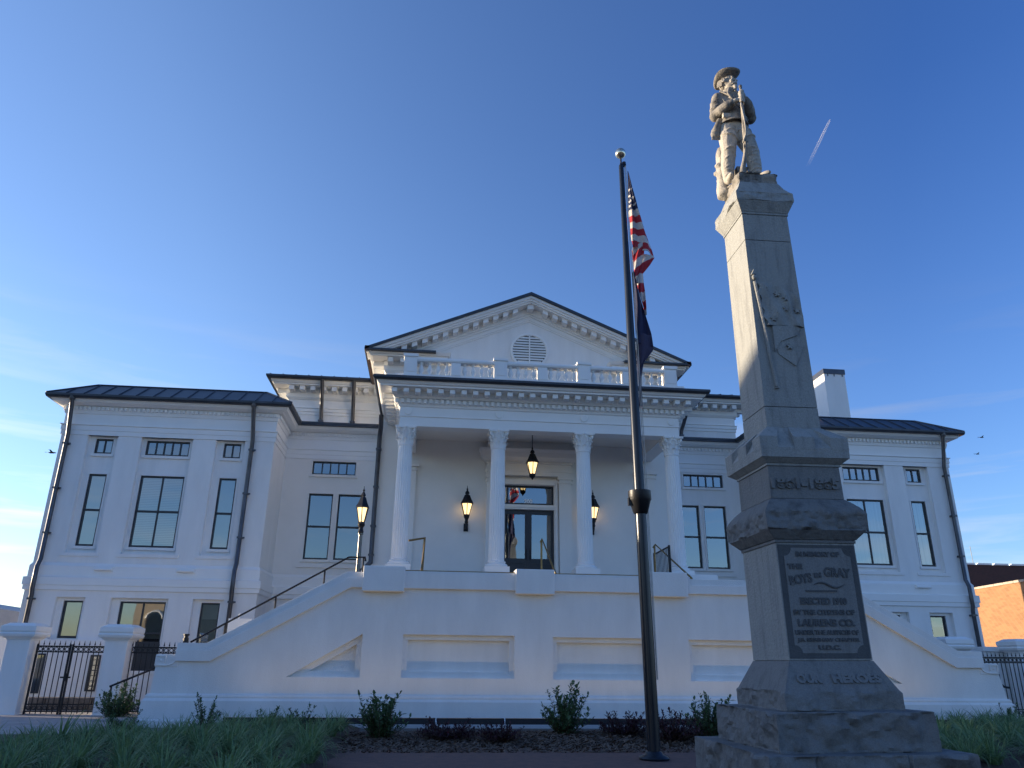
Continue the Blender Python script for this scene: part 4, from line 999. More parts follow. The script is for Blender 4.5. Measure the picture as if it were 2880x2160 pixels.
# hair under the hat
h=MB()
lball(h,H(0,.065,-.005),(.100,.08,.11),HR)
for s in (-1,1):
    for k in range(4): h.tube([H(s*.088,.035+.025*k,.05),H(s*.098,.045+.025*k,-.02),H(s*.09,.055+.025*k,-.07)],[.014,.016,.01],6)
remesh(h,'hair',.009,MARBLED,SO,3)
# jacket with sleeves, lapels and skirts
j=MB()
lball(j,(-.175,.0,1.44),(.232,.165,.25)); lball(j,(-.17,-.01,1.22),(.205,.162,.20)); 
j.lathe([(.20,1.30),(.225,1.18),(.235,1.12),(.25,1.05),(.22,1.05),(.18,1.2)],-.17,0,24)
limb(j,[(-.375,.0,1.60),(-.415,-.01,1.42),(-.455,-.02,1.24),(-.40,-.15,1.25),(-.335,-.235,1.28),(-.275,-.275,1.30)],[.105,.105,.095,.088,.08,.068])
limb(j,[(.03,.0,1.60),(.085,-.01,1.42),(.13,-.02,1.25),(.075,-.14,1.30),(.01,-.23,1.355),(-.045,-.27,1.385)],[.105,.105,.095,.085,.075,.066])
limb(j,[(-.37,.0,1.61),(-.175,.0,1.66),(.02,.0,1.61)],[.10,.10,.10])
j.lathe([(.10,1.68),(.105,1.73),(.115,1.78),(.09,1.78),(.07,1.7)],-.17,-.005,18)
for t,lr,tl in ((.25,.10,.03),(.42,.098,-.035),(.58,.095,.03),(.75,.092,-.03),(.92,.09,.03)):
    fold(j,[(-.375,.0,1.60),(-.455,-.02,1.24)],t,lr,tl,.015,-2.4,1.0); fold(j,[(.03,.0,1.60),(.13,-.02,1.25)],t,lr,-tl,.015,-1.0,2.4)
for x0,y0,z0,x1,y1,z1 in ((-.44,-.05,1.24,-.275,-.275,1.30),(.12,-.05,1.25,-.045,-.27,1.385)):
    for q in range(4):
        u=.25+.2*q; c=Vector((x0+(x1-x0)*u,y0+(y1-y0)*u,z0+(z1-z0)*u)); d=Vector((x1-x0,y1-y0,0)).normalized(); e=Vector((-d.y,d.x,0)); rr_=.088-.02*u
        j.tube([tuple(c+Vector((0,0,1))*rr_*sin(a)+e*rr_*cos(a)*(1 if x0>0 else -1)*-1+d*.03*sin(2*a)) for a in [(-1.4+.4*w_) for w_ in range(8)]],[.004,.012,.016,.016,.016,.014,.010,.004],6)
for q in range(3): j.tube([(-.36+.10*q,-.13-.01*q,1.52-.03*q),(-.33+.11*q,-.165,1.40-.02*q),(-.30+.09*q,-.165,1.28)],[.005,.014,.005],6)
j.tube([(-.17,-.165,1.62),(-.165,-.178,1.4),(-.165,-.178,1.05)],.012,6); j.tube([(-.13,-.12,1.74),(-.09,-.165,1.6),(-.15,-.178,1.42)],.02,6); j.tube([(-.22,-.12,1.74),(-.27,-.165,1.6),(-.18,-.178,1.42)],.02,6)
for z in (1.12,1.22,1.32): lball(j,(-.145,-.185,z),(.012,.01,.012))
m2=[(-.27,-.24,1.32),(-.21,-.27,1.345)]
remesh(j,'jacket',.009,MARBLED,SO,4)
# belt, strap, cartridge box, haversack, canteen
k=MB(); k.lathe([(.228,1.13),(.238,1.135),(.238,1.18),(.228,1.185)],-.17,-.005,28); k.box(-.205,-.135,-.235,-.215,1.125,1.19); k.build('belt',MARBLED,None) if False else None
bl=MB(); bl.v=[(x,y*.78-.02,z) for x,y,z in k.v]; bl.f=k.f; bl.m=k.m
ob=bl.build('belt',MARBLED); ob.parent=SO; ob.location=(0,0,0)
def part(mb,name,mt,**kw):
    o=mb.build(name,mt,**kw); o.parent=SO; o.location=(0,0,0); return o
p=MB(); lball(p,(-.32,-.165,1.13),(.085,.05,.065)); p.box(-.40,-.25,-.205,-.15,1.09,1.17); remesh(p,'cartridge_box',.01,MARBLE,SO,3)
p=MB(); p.tube([(-.40,-.06,1.15),(-.45,-.04,1.0),(-.48,-.02,.92)],[.045,.06,.075],10); lball(p,(-.475,-.02,.88),(.085,.06,.09)); 
for q in range(5): p.tube([(-.535+.03*q,-.03,.83),(-.55+.035*q,-.03,.765)],[.018,.012],6)
remesh(p,'haversack',.01,MARBLED,SO,3)
p=MB(); lball(p,(.08,.03,1.0),(.075,.06,.10)); remesh(p,'canteen',.012,MARBLED,SO,2)
p=MB(); p.tube([(-.36,-.08,1.70),(-.25,-.17,1.55),(-.08,-.175,1.3),(.05,-.10,1.14)],.014,6); part(p,'strap',MARBLED)
# hat
hat=MB(); HS=.88; HT=Matrix.Rotation(radians(-8),3,'Y')@HR@Matrix.Rotation(radians(-14),3,'X')
def HH(x,y,z): return tuple(HC+Vector((0,.01,.085))+HT@Vector((x,y,z)))
N=40; vs=[];fs=[]
prof=[(.098,.0),(.12,-.004),(.17,.004),(.225,.02),(.238,.04),(.245,.05),(.238,.058),(.22,.042),(.17,.03),(.13,.03),(.118,.05),(.112,.10),(.105,.145),(.08,.165),(.05,.155),(.0,.145)]
for r,z in prof:
    for i in range(N):
        a=2*pi*i/N; e=1+.12*abs(sin(a))**2; zz=z+(r>.14)*(.045*cos(2*a)*(r-.14)/.12)
        dz=-.03*(1-abs(sin(a)))*0 if z<.1 else (-.018*max(0,cos(a*2)))
        vs.append(HH(HS*r*cos(a)*.97,HS*r*sin(a)*e,zz+dz))
for i in range(len(prof)-1):
    for q in range(N): fs.append((i*N+q,i*N+(q+1)%N,(i+1)*N+(q+1)%N,(i+1)*N+q))
hat.add(vs,fs); o=part(hat,'hat',MARBLED,smooth=True)
sb=o.modifiers.new('s','SUBSURF'); sb.levels=1; sb.render_levels=1
# rifle, sling
r=MB(); r.tube([(.005,-.345,1.66),(.005,-.345,1.60),(.003,-.345,1.0)],[.021,.019,.022],10); r.lathe([(.026,1.62),(.026,1.66)],.005,-.345,10)
st=[(.002,-.335,1.30,.024,.03),(.0,-.33,1.0,.028,.034),(-.004,-.325,.78,.034,.042),(-.012,-.32,.62,.038,.055),(-.025,-.312,.48,.036,.058),(-.05,-.30,.36,.03,.05),(-.075,-.29,.24,.034,.07),(-.115,-.27,.10,.036,.10),(-.135,-.26,.0,.036,.115)]
vs=[];n=10
for x,y,z,a,c in st:
    for i in range(n): t=2*pi*i/n; vs.append((x+c*.8*cos(t),y+a*sin(t),z))
fs=[(i*n+q,i*n+(q+1)%n,(i+1)*n+(q+1)%n,(i+1)*n+q) for i in range(len(st)-1) for q in range(n)]+[tuple(range(n)),tuple(range((len(st)-1)*n,len(st)*n))]
r.add(vs,fs); r.ball((-.055,-.345,.60),(.02,.02,.035),8,6); r.tube([(-.06,-.33,.52),(-.085,-.33,.47),(-.06,-.32,.42),(-.035,-.31,.44)],.009,6); r.ball((.045,-.33,.58),(.02,.012,.02),8,6)
r.v=[(x*(.55 if z<.7 else 1)-.14,y,z-(.06 if z>.9 else .06*z/.9)) for x,y,z in r.v]; part(r,'rifle',MARBLED,auto=40)
r=MB(); r.tube([(-.02,-.36,1.30),(-.035,-.385,1.22),(-.018,-.395,1.0),(-.01,-.395,.80),(-.02,-.385,.66),(-.045,-.37,.60),(-.06,-.36,.54)],.013,8); r.v=[(x-.14,y,z-.05) for x,y,z in r.v]; part(r,'rifle_sling',MARBLE,smooth=True)
# stump behind the leg, support between the feet
p=MB(); p.tube([(-.27,.24,-.13),(-.31,.25,-.06),(-.33,.25,0.04),(-.325,.25,.2),(-.315,.24,.38),(-.325,.24,.52),(-.31,.24,.70),(-.30,.235,.82)],[.05,.12,.105,.085,.10,.078,.085,.06],14); p.tube([(-.32,.24,.4),(-.40,.18,.46)],[.06,.03],8)
for q in range(7): a=q*.9; p.ball((-.325+.08*cos(a),.25+.08*sin(a),.06+.1*q),(.05,.05,.04),8,6)
p.ball((-.31,.2,-.02),(.09,.08,.06),10,6)
remesh(p,'tree_stump',.014,MARBLE,SO,2)
p=MB(); p.box(-.175,.01,.0,.22,0,.33); part(p,'support_block',MARBLED,bevel=.01)
p=MB()
for q in range(26):
    a=random.uniform(-.28,.28); c=random.uniform(-.28,.28); 
    p.ball((a,c,.0),(random.uniform(.04,.09),random.uniform(.04,.09),random.uniform(.01,.035)),8,6)
remesh(p,'rough_ground',.014,MARBLED,SO,1)
SO.scale=(1,1,1)
# ---------------------------------------------------------------- ground
def gmat_brick():
    m=mat('brick_paving',(.10,.05,.042),.85,bump=.3,bscale=60); nt=m.node_tree; b=nt.nodes['Principled BSDF']
    tc=nt.nodes['Texture Coordinate']; br=nt.nodes.new('ShaderNodeTexBrick'); br.inputs['Scale'].default_value=4.6
    br.inputs['Color1'].default_value=(.19,.095,.075,1); br.inputs['Color2'].default_value=(.12,.065,.055,1); br.inputs['Mortar'].default_value=(.10,.085,.075,1); br.inputs['Mortar Size'].default_value=.018
    nt.links.new(tc.outputs['Object'],br.inputs['Vector']); nt.links.new(br.outputs['Color'],b.inputs['Base Color']); return m
PAVE=gmat_brick()
SOIL=mat('mulch_soil',(.085,.06,.046),.95,bump=.7,bscale=40,var=.45,vscale=14)
CHIP=mat('mulch_chip',(.24,.165,.115),.9,col2=(.07,.048,.036),vscale=22)
ASPH=mat('far_ground',(.14,.14,.13),.9,bump=.3,var=.25,vscale=.4)
MB().quad((-900,-900,-.06),(900,-900,-.06),(900,900,-.06),(-900,900,-.06)).build('ground',ASPH); struct(bpy.data.objects['ground'])
MB().quad((-30,-14,-.004),(30,-14,-.004),(30,16.2,-.004),(-30,16.2,-.004)).build('pavement',PAVE); struct(bpy.data.objects['pavement'])
m=MB(); m.box(-40,-10.7,17.6,46,-.05,.10); struct(m.build('path',CONC))
m=MB(); m.box(13.1,40,20.6,46,-.05,.06); struct(m.build('path',CONC))
def bed(name,inside,x0,x1,y0,y1,hgt,st=.18):
    nx=int((x1-x0)/st); ny=int((y1-y0)/st); vs=[];fs=[]
    for i in range(ny+1):
        for j in range(nx+1):
            x=x0+(x1-x0)*j/nx; y=y0+(y1-y0)*i/ny; vs.append((x,y,hgt(x,y)+.025*noise.noise((x*3,y*3,0))+.015*noise.noise((x*9,y*9,3))))
    for i in range(ny):
        for j in range(nx): fs.append((i*(nx+1)+j,i*(nx+1)+j+1,(i+1)*(nx+1)+j+1,(i+1)*(nx+1)+j))
    m=MB(); m.add(vs,fs); o=m.build(name,SOIL,smooth=True,recalc=False); return struct(o)
def sm(t): t=max(0,min(1,t)); return t*t*(3-2*t)
def hm(x,y):
    w=.06*noise.noise((x*.7,1.3,0))
    return -.03+.09*sm((y-15.45-w*3)/2.2)-.20*sm((y-18.4)/2.6)+w*.4
bed('mulch_bed',None,-5.2,10.6,15.3,21.62,hm,.12)
def hl(x,y): return -.02+.13*sm((y-9)/3)*sm((-4.9-x)/.6)-.06*sm((y-19.5)/.8)-.16*sm((y-17.7)/.5)*sm((-8.9-x)/.6)
bed('planting_bed',None,-19,-4.75,8.9,21.6,hl)
def hr(x,y): return -.02+.13*sm((x-4.9-(y-13)*.62)/.6)*sm((y-12)/2)
bed('planting_bed',None,4.6,16.5,12.2,21.6,hr)
c=MB(); rr=random.Random(5)
for i in range(13000):
    x=rr.uniform(-5.1,7.5); y=15.42+(rr.random()**1.3)*4.0; z=hm(x,y)+.012+.02*rr.random(); a=rr.uniform(0,pi); L=rr.uniform(.025,.085); w=rr.uniform(.006,.015); t=rr.uniform(-.5,.5)
    dx,dy=cos(a)*L,sin(a)*L; ex,ey=-sin(a)*w,cos(a)*w; dz=t*L
    c.add([(x-dx-ex,y-dy-ey,z-dz),(x+dx-ex,y+dy-ey,z+dz),(x+dx+ex,y+dy+ey,z+dz+.008),(x-dx+ex,y-dy+ey,z-dz+.008)],[(0,1,2,3)])
o=c.build('mulch',CHIP,recalc=False); tag(o,'brown shredded bark mulch in front of the stair wall','mulch',kind='stuff')
# curb of the mulch bed against the wall base on the left
tag(MB().box(-11.35,-10.55,20.9,22.6,-.05,.16).build('low_kerb',CONC,bevel=.01),'low pale concrete kerb block at the left foot of the stair wall','kerb')

# ---------------------------------------------------------------- plants
def blade(m,x,y,z,a,L,bend,w,n=5,tw=0):
    d=Vector((cos(a),sin(a),0)); s=Vector((-sin(a),cos(a),0)); p=Vector((x,y,z)); el=radians(88)-bend*.12; vs=[]
    for i in range(n+1):
        t=i/n; ww=w*(1-t**1.8)+.0006; vs+= [tuple(p-s*ww),tuple(p+s*ww)]
        el-=bend/n*(.6+1.1*t); p=p+(d*cos(el)+Vector((0,0,1))*sin(el))*(L/n)
    m.add(vs,[(2*i,2*i+1,2*i+3,2*i+2) for i in range(n)])
def clump(seed,nb=120):
    r=random.Random(seed); m=MB()
    for i in range(nb):
        a=r.uniform(0,2*pi); rr_=.10*sqrt(r.random()); blade(m,rr_*cos(a),rr_*sin(a),-.03,a+r.uniform(-.5,.5),r.uniform(.34,.68),r.uniform(.6,2.5),r.uniform(.007,.013))
    return m
protos=[]
gl_l='dark green tuft of strap leaved border grass in the bed at the left edge'; gl_r='dark green tuft of strap leaved border grass in the bed beside the monument base'
for k in range(4):
    o=clump(k).build('grass_tuft',GRASS,recalc=False); protos.append(o)
used=[False]*4
def put(x,y,z,s,label,group):
    k=rr.randrange(4); o=protos[k]
    if used[k]: o=o.copy(); COL.objects.link(o)
    used[k]=True; o.location=(x,y,z); o.rotation_euler=(0,0,rr.uniform(0,6.28)); o.scale=(s*1.05,s*1.05,s); tag(o,label,'border grass',group)
rr=random.Random(21)
y=10.6
while y<19.8:
    x=-5.35-(.15 if y>15 else 0)
    xe=-3.5-.72*y-1.2
    while x>xe:
        if y<18.9-1.6*sm((-7.2-x)/2)-1.3*sm((-9.2-x)/2): put(x+rr.uniform(-.2,.2),y+rr.uniform(-.2,.2),hl(x,y),rr.uniform(.72,1.22)*(1 if y<16 else .9),gl_l,'border grass in the left bed')
        x-=.70
    y+=.68
y=13.2
while y<20.6:
    x=5.5+(y-13.2)*.58
    while x<-3.5+.86*y+1.0 and x<14.6:
        if y<20.9: put(x+rr.uniform(-.16,.16),y+rr.uniform(-.17,.17),hr(x,y),rr.uniform(.85,1.2),gl_r,'border grass in the right bed'); 
        x+=.72
    y+=.7
def shrub(name,x,y,z,h,w,ns,nl,leafL,mt,label,cat,seed,spread=.5,group=None,lo=.02):
    r=random.Random(seed); t=thing(name,label,cat,(x,y,z),group); st=MB(); lf=MB()
    for k in range(ns):
        a=r.uniform(0,2*pi); q=sqrt(r.random()); hh=h*r.uniform(.35,.9)*(1-.45*q*spread); rad=w*.5*q
        if k%6==0: hh=h*r.uniform(.8,1.05); rad=w*.5*r.uniform(.3,1.0)
        if k%7==3: hh=h*r.uniform(.3,.55); rad=w*.5*r.uniform(1.0,1.25)
        pts=[]; 
        for i in range(6):
            u=i/5; pts.append(Vector((x+cos(a)*(.12*w*q+rad*(u**1.1))+r.uniform(-.03,.03)*u,y+sin(a)*(.12*w*q+rad*(u**1.1))+r.uniform(-.03,.03)*u,z-.03+hh*u)))
        st.tube(pts,[.009*(1-.7*i/5) for i in range(6)],5)
        m_=int(nl*hh/h)
        for i in range(m_):
            u=lo+(1-lo)*(i+r.random())/m_; f=min(u*5,4.999); j=int(f); p=pts[j].lerp(pts[j+1],f-j)
            ang=i*2.4+r.uniform(-.5,.5); el=r.uniform(-.5,.9)+.5*u; L=leafL*r.uniform(.5,1.2); W=L*.26
            d=Vector((cos(ang)*cos(el),sin(ang)*cos(el),sin(el))); s=d.cross(Vector((0,0,1))).normalized(); n=s.cross(d)
            p0=p+d*.015; m1=p0+d*L*.45-n*L*.05; m2=p0+d*L*.8-n*.03*L; tip=p0+d*L-n*L*.12
            lf.add([tuple(p0),tuple(m1+s*W+n*W*.4),tuple(m1),tuple(m1-s*W+n*W*.4),tuple(m2+s*W*.6+n*W*.2),tuple(m2),tuple(m2-s*W*.6+n*W*.2),tuple(tip)],[(0,2,1),(0,3,2),(1,2,5,4),(2,3,6,5),(4,5,7),(5,6,7)])
    st.build('stem',STEM,t); lf.build('foliage',mt,t,recalc=False)
    return t
shrub('green_shrub',-4.35,17.5,.03,.96,.92,60,56,.11,LEAF,'leafy green shrub below the sloping panel of the stair wall','shrub',1,.3)
shrub('green_shrub',-.32,18.3,.02,1.10,.95,64,58,.105,LEAF,'tall leafy green shrub below the gap between two wall panels','shrub',2,.3)
shrub('green_shrub',2.75,17.6,.02,.96,1.0,58,56,.105,LEAF,'leafy green shrub partly hidden behind the left side of the monument base','shrub',3,.35)
shrub('green_shrub',-11.25,21.9,.08,.85,.9,52,48,.11,LEAF,'leafy green shrub at the foot of the short handrail by the left gate pillar','shrub',4,.5)
shrub('purple_shrub',-2.95,17.3,.03,.42,1.15,100,44,.07,RED,'wide dark purple shrub right of the leftmost tall green shrub','shrub',5,.6)
shrub('purple_shrub',-1.9,16.9,.03,.38,.8,74,40,.07,RED,'smallest dark purple shrub just left of the tallest green shrub','shrub',6,.6)
shrub('purple_shrub',.95,18.0,.03,.52,.95,92,44,.075,RED,'dark purple shrub just left of the flagpole foot','shrub',7,.5)
shrub('purple_shrub',1.78,17.1,.03,.64,1.1,92,44,.075,RED,'dark purple shrub with a long raised branch right of the flagpole','shrub',8,.5)
for i,(x,y,h,l) in enumerate(((-9.55,17.5,.5,'small dark shrub at the back of the grass bed before the low kerb'),(-8.45,19.7,.72,'upright spiky green shrub left of the black bar end'),(-7.0,19.4,.48,'small upright green shrub in front of the black bar end'),(-6.25,19.3,.55,'small upright green shrub nearest the right edge of the grass bed'),(11.9,20.2,.62,'upright wispy green shrub by the right foot of the stair wall'))):
    shrub('young_shrub',x,y,.06,h,.62,30,52,.07,LEAF,l,'shrub',30+i,.35)
# black linear lights along the wall foot, washing the wall with warm light
LENS=emis('warm_light_strip',(1.0,.68,.26),9.0)
BARM=mat('black_bar_paint',(.012,.014,.02),.5,var=.1)
for a,b,l in ((-8.35,-3.17,'black linear wall light at the wall foot beginning at the grass bed'),(-3.13,-1.43,'short black linear wall light between two pale joints at the wall foot'),(-1.39,4.0,'black linear wall light at the wall foot running behind the flagpole'),(4.05,10.75,'black linear wall light at the wall foot ending right of the monument')):
    t=thing('light_bar',l,'light bar',((a+b)/2,20.9,0))
    m=MB(); m.box(a,b,20.86,20.88,.075,.215); m.box(a,b,20.88,20.95,.075,.165); m.box(a,b,20.951,20.965,.075,.215); m.box(a,a+.02,20.881,20.95,.166,.2); m.box(b-.02,b,20.881,20.95,.166,.2)
    k=int((b-a)/1.2)
    for i in range(k+1): x=a+.05+(b-a-.1)*i/max(1,k); m.box(x-.02,x+.02,20.966,20.99,-.3,.15)
    m.build('housing',BARM,t)
    MB().quad((a+.03,20.885,.172),(b-.03,20.885,.172),(b-.03,20.945,.172),(a+.03,20.945,.172)).build('lens',LENS,t,recalc=False)

# ---------------------------------------------------------------- gates, pillars, fences
def pillar(x,y,w,label):
    t=thing('gate_pillar',label,'gate pillar',(x,y,0))
    m=MB(); h=w/2; m.box(x-h,x+h,y-h,y+h,-.1,2.0); m.box(x-h-.02,x+h+.02,y-h-.02,y+h+.02,-.1,.12); m.build('shaft',WHITE,t,bevel=.012)
    m=MB(); p=[(x-h,y-h),(x+h,y-h),(x+h,y+h),(x-h,y+h)]
    for (o0,o1,z0,z1) in ((.03,.03,2.0,2.03),(.05,.10,2.031,2.08),(.14,.17,2.081,2.15),(.17,.14,2.151,2.20),(.14,.16,2.201,2.23),(.16,.16,2.231,2.36),(.14,.0,2.361,2.44)):
        a=[(x+sx*(h+o0),y+sy*(h+o0),z0) for sx,sy in((-1,-1),(1,-1),(1,1),(-1,1))]+[(x+sx*(h+o1),y+sy*(h+o1),z1) for sx,sy in((-1,-1),(1,-1),(1,1),(-1,1))]
        m.add(a,[(0,3,2,1),(4,5,6,7),(0,1,5,4),(1,2,6,5),(2,3,7,6),(3,0,4,7)])
    m.build('cap',TRIM,t,bevel=.008)
pillar(-14.60,23.55,.62,'white gate pillar with moulded cap cut by the left edge of the picture')
pillar(-12.03,23.55,.60,'white gate pillar with moulded cap between the iron gate and the stair')
pillar(12.95,23.6,.62,'white gate pillar whose moulded cap shows above the right sloping coping')
pillar(16.15,24.7,.62,'white gate pillar with moulded cap cut by the right edge of the picture')
def iron(m,x0,x1,y,zt=1.84,zb=.12,step=.135,spikes=True):
    m.box(x0,x1,y-.014,y+.014,zt-.02,zt+.02); m.box(x0,x1,y-.014,y+.014,zt-.16,zt-.125); m.box(x0,x1,y-.014,y+.014,zb+.22,zb+.25); m.box(x0,x1,y-.014,y+.014,zb+.04,zb+.07)
    n=max(1,int((x1-x0)/step))
    for i in range(n+1):
        x=x0+(x1-x0)*i/n; m.box(x-.010,x+.010,y-.010,y+.010,zb,zt-.02)
        if spikes: m.lathe([(.008,zt+.02),(.010,zt+.04),(.022,zt+.055),(.012,zt+.09),(.002,zt+.16)],x,y,6)
        if i<n:
            xc=x+(x1-x0)/n/2; R=.048
            for zc in (zt-.072,zb+.145):
                pts=[(xc+R*cos(2*pi*k/10),y,zc+R*sin(2*pi*k/10)) for k in range(11)]; m.tube(pts,.010,5)
t=thing('iron_gate','black iron double gate with rings and spear tops between the left pillars','gate',(-13.3,23.5,.1))
for a,b in ((-14.2,-13.3),(-13.27,-12.37)):
    m=MB(); iron(m,a+.03,b-.03,23.5)
    for x in (a+.02,b-.02): m.box(x-.022,x+.022,23.475,23.525,.1,1.9)
    m.build('gate_leaf',BLACK,t)
m=MB(); m.box(-13.42,-13.15,23.45,23.474,1.02,1.06); m.box(-13.32,-13.25,23.44,23.474,.95,1.15); m.build('latch',BLACK,t)
tag((lambda m:(iron(m,-11.7,-10.0,23.6),m.build('iron_fence',BLACK))[1])(MB()),'black iron fence panel with rings and spear tops between left pillar and stair','fence')
tag((lambda m:(iron(m,12.2,17.2,23.2,1.84),m.box(13.45,13.53,23.16,23.24,-.1,1.95),m.build('iron_fence',BLACK))[2])(MB()),'black iron picket fence with spear tops at the right edge behind the stair end','fence')
tag((lambda m:(iron(m,15.5,22,24.0,1.86),m.build('iron_fence',BLACK))[1])(MB()),'black iron fence running on beyond the rightmost gate pillar','fence') if False else None
tag(MB().box(15.2,15.7,25.2,40,-.1,2.05).box(15.7,30,25.2,25.6,-.1,2.05).box(15.15,30,25.1,25.7,2.051,2.2).build('garden_wall',WHITE,bevel=.01),'low white wall with a flat coping behind the right iron fence','wall')
m=MB()
for r_ in range(3):
    x=-15.6
    while x<-12.2:
        w=rr.uniform(.35,.7); m.box(x,min(x+w,-12.0)-.02,25.2+rr.uniform(0,.05),25.8,-.06+.17*r_,-.06+.17*r_+.16); x+=w
tag(m.build('low_stone_wall',mat('dark_rubble_stone',(.12,.115,.115),.9,var=.5,vscale=5,bump=.8,bscale=12),bevel=.02),'low dark rough stone wall seen through the left iron gate','wall')

# ---------------------------------------------------------------- neighbours
BRK=mat('tan_brick',(.42,.27,.15),.9,bump=.25,bscale=20); nt=BRK.node_tree
def brickify(m,c1,c2,mo,rot):
    nt=m.node_tree; tc=nt.nodes['Texture Coordinate']; mp=nt.nodes.new('ShaderNodeMapping'); mp.inputs['Rotation'].default_value=rot; br=nt.nodes.new('ShaderNodeTexBrick'); br.inputs['Scale'].default_value=4.3
    br.inputs['Color1'].default_value=(*c1,1); br.inputs['Color2'].default_value=(*c2,1); br.inputs['Mortar'].default_value=(*mo,1); br.inputs['Mortar Size'].default_value=.012
    nt.links.new(tc.outputs['Object'],mp.inputs[0]); nt.links.new(mp.outputs[0],br.inputs['Vector']); nt.links.new(br.outputs['Color'],nt.nodes['Principled BSDF'].inputs['Base Color'])
brickify(BRK,(.33,.175,.08),(.25,.13,.06),(.28,.18,.11),(radians(90),0,radians(82)))
t=thing('tan_brick_building','tan brick building with a pale sloping coping glowing in low sun at the right edge','building',(29,40,0))
def wl(Y): return 30.2+.15*(Y-45)
m=MB(); m.add([(wl(22),22,-.1),(wl(70),70,-.1),(wl(70)+25,70,-.1),(wl(22)+25,22,-.1),(wl(22),22,6.02),(wl(70),70,6.02),(wl(70)+25,70,6.02),(wl(22)+25,22,6.02)],[(0,1,5,4),(1,2,6,5),(2,3,7,6),(3,0,4,7),(4,5,6,7)]); m.build('wall',BRK,t)
m=MB(); 
for k in range(48): y0=22+k*1.0; m.add([(wl(y0)-.06,y0,6.023),(wl(y0+.97)-.06,y0+.97,6.023),(wl(y0+.97)+.3,y0+.97,6.023),(wl(y0)+.3,y0,6.023),(wl(y0)-.06,y0,6.15),(wl(y0+.97)-.06,y0+.97,6.15),(wl(y0+.97)+.3,y0+.97,6.15),(wl(y0)+.3,y0,6.15)],[(0,3,2,1),(4,5,6,7),(0,1,5,4),(1,2,6,5),(2,3,7,6),(3,0,4,7)])
m.build('coping',mat('coping_tile',(.45,.38,.30),.8,var=.2),t)
DBR=mat('dark_red_brick',(.10,.05,.045),.9,bump=.2,bscale=20); brickify(DBR,(.105,.05,.044),(.075,.04,.036),(.075,.055,.05),(radians(90),0,0))
t=thing('dark_brick_building','dark red brick building with white edged parapet behind the tan one','building',(52,66,0))
MB().box(36,75,60,85,-.1,9.5).build('wall',DBR,t)
m=MB()
for k in range(26): m.box(36+k*1.5,37.2+k*1.5,59.92,60.2,9.503,9.64)
m.build('coping',TRIM,t); MB().tube([(42.0,60.5,9.4),(42.0,60.5,11.1)],.022,6).build('antenna',mat('grey_antenna',(.3,.3,.3),.6,var=.1),t)
t=thing('white_building','low white building with a grey lean-to roof at the far left edge','building',(-32,48,0))
MB().prism([(-70,-.1),(-22,-.1),(-22,2.9),(-70,3.2)],44.9,60).build('wall',WHITE,t); MB().prism([(-70,10.0),(-24,3.62),(-22.5,3.55),(-22,3.0),(-70,3.3)],44.6,60.3).build('roof',mat('pale_grey_roof',(.40,.40,.41),.7,var=.1),t); MB().box(-24.9,-22.5,45.5,48,3.4,4.05).build('roof_box',ROOF,t)
# across the street, outside the picture: an added hall, its gable shaped to shade the square, and the one mirrored in a window
t=thing('unseen_shading_hall','unseen gabled brick hall added on the left to shade the square','building',(-45,12,0))
m=MB(); m.prismx([(-6,-.1),(28.3,-.1),(28.3,6.4),(11.5,12.95),(-6,6.4)],-60,-35); m.build('wall',DBR,t)
m=MB(); m.prismx([(28.9,6.1),(28.9,6.3),(11.5,13.1),(-6.8,6.3),(-6.8,6.1),(11.5,12.9)],-60.5,-34.6); m.build('roof',ROOF,t)
for k in range(7):
    y0=-3.5+k*4.4; w=MB(); w.box(-35.06,-34.94,y0,y0+1.4,1.2,3.4); f=w.build('window',SLATE,t); MB().quad((-34.93,y0+.1,1.3),(-34.93,y0+1.3,1.3),(-34.93,y0+1.3,3.3),(-34.93,y0+.1,3.3)).build('pane',GLASS,f,recalc=False)
t=thing('tan_stone_hall','tan stone hall with an arched window across the street behind the viewer','building',(-16,-26,0))
TAN=mat('tan_stone',(.55,.42,.27),.85,bump=.2,var=.12,vscale=1.2)
ar=[]
for cx in (-29.4,): ar.append([(cx-.75,1.2),(cx+.75,1.2)]+[(cx+.75*cos(pi*i/12),5.0+.75*sin(pi*i/12)) for i in range(13)])
m=MB(); fill_with_holes(m,[(-31.3,-.1),(-26.9,-.1),(-26.9,9.0),(-31.3,9.0)],ar,-25)
for a in ar: ring(m,a,-25,a,-25.35)
m.quad((-31.3,-25,-.1),(-31.3,-45,-.1),(-31.3,-45,9),(-31.3,-25,9)); m.quad((-26.9,-25,-.1),(-26.9,-45,-.1),(-26.9,-45,9),(-26.9,-25,9)); m.box(-31.5,-26.7,-45,-24.8,9.002,9.4); m.build('wall',TAN,t)
for a in ar:
    f=MB().add([(x,-25.3,z) for x,z in a],[tuple(range(len(a)))]).build('window',SLATE,t)
    MB().add([(x*.9+a[0][0]*.05+a[1][0]*.05,-25.27,z*.96+.1) for x,z in a],[tuple(range(len(a)))]).build('pane',GLASS,f,recalc=False)
    r_=MB(); r_.tube([(x,-24.95,z) for x,z in a[2:]],.10,6); r_.build('arch_trim',TRIM,t)

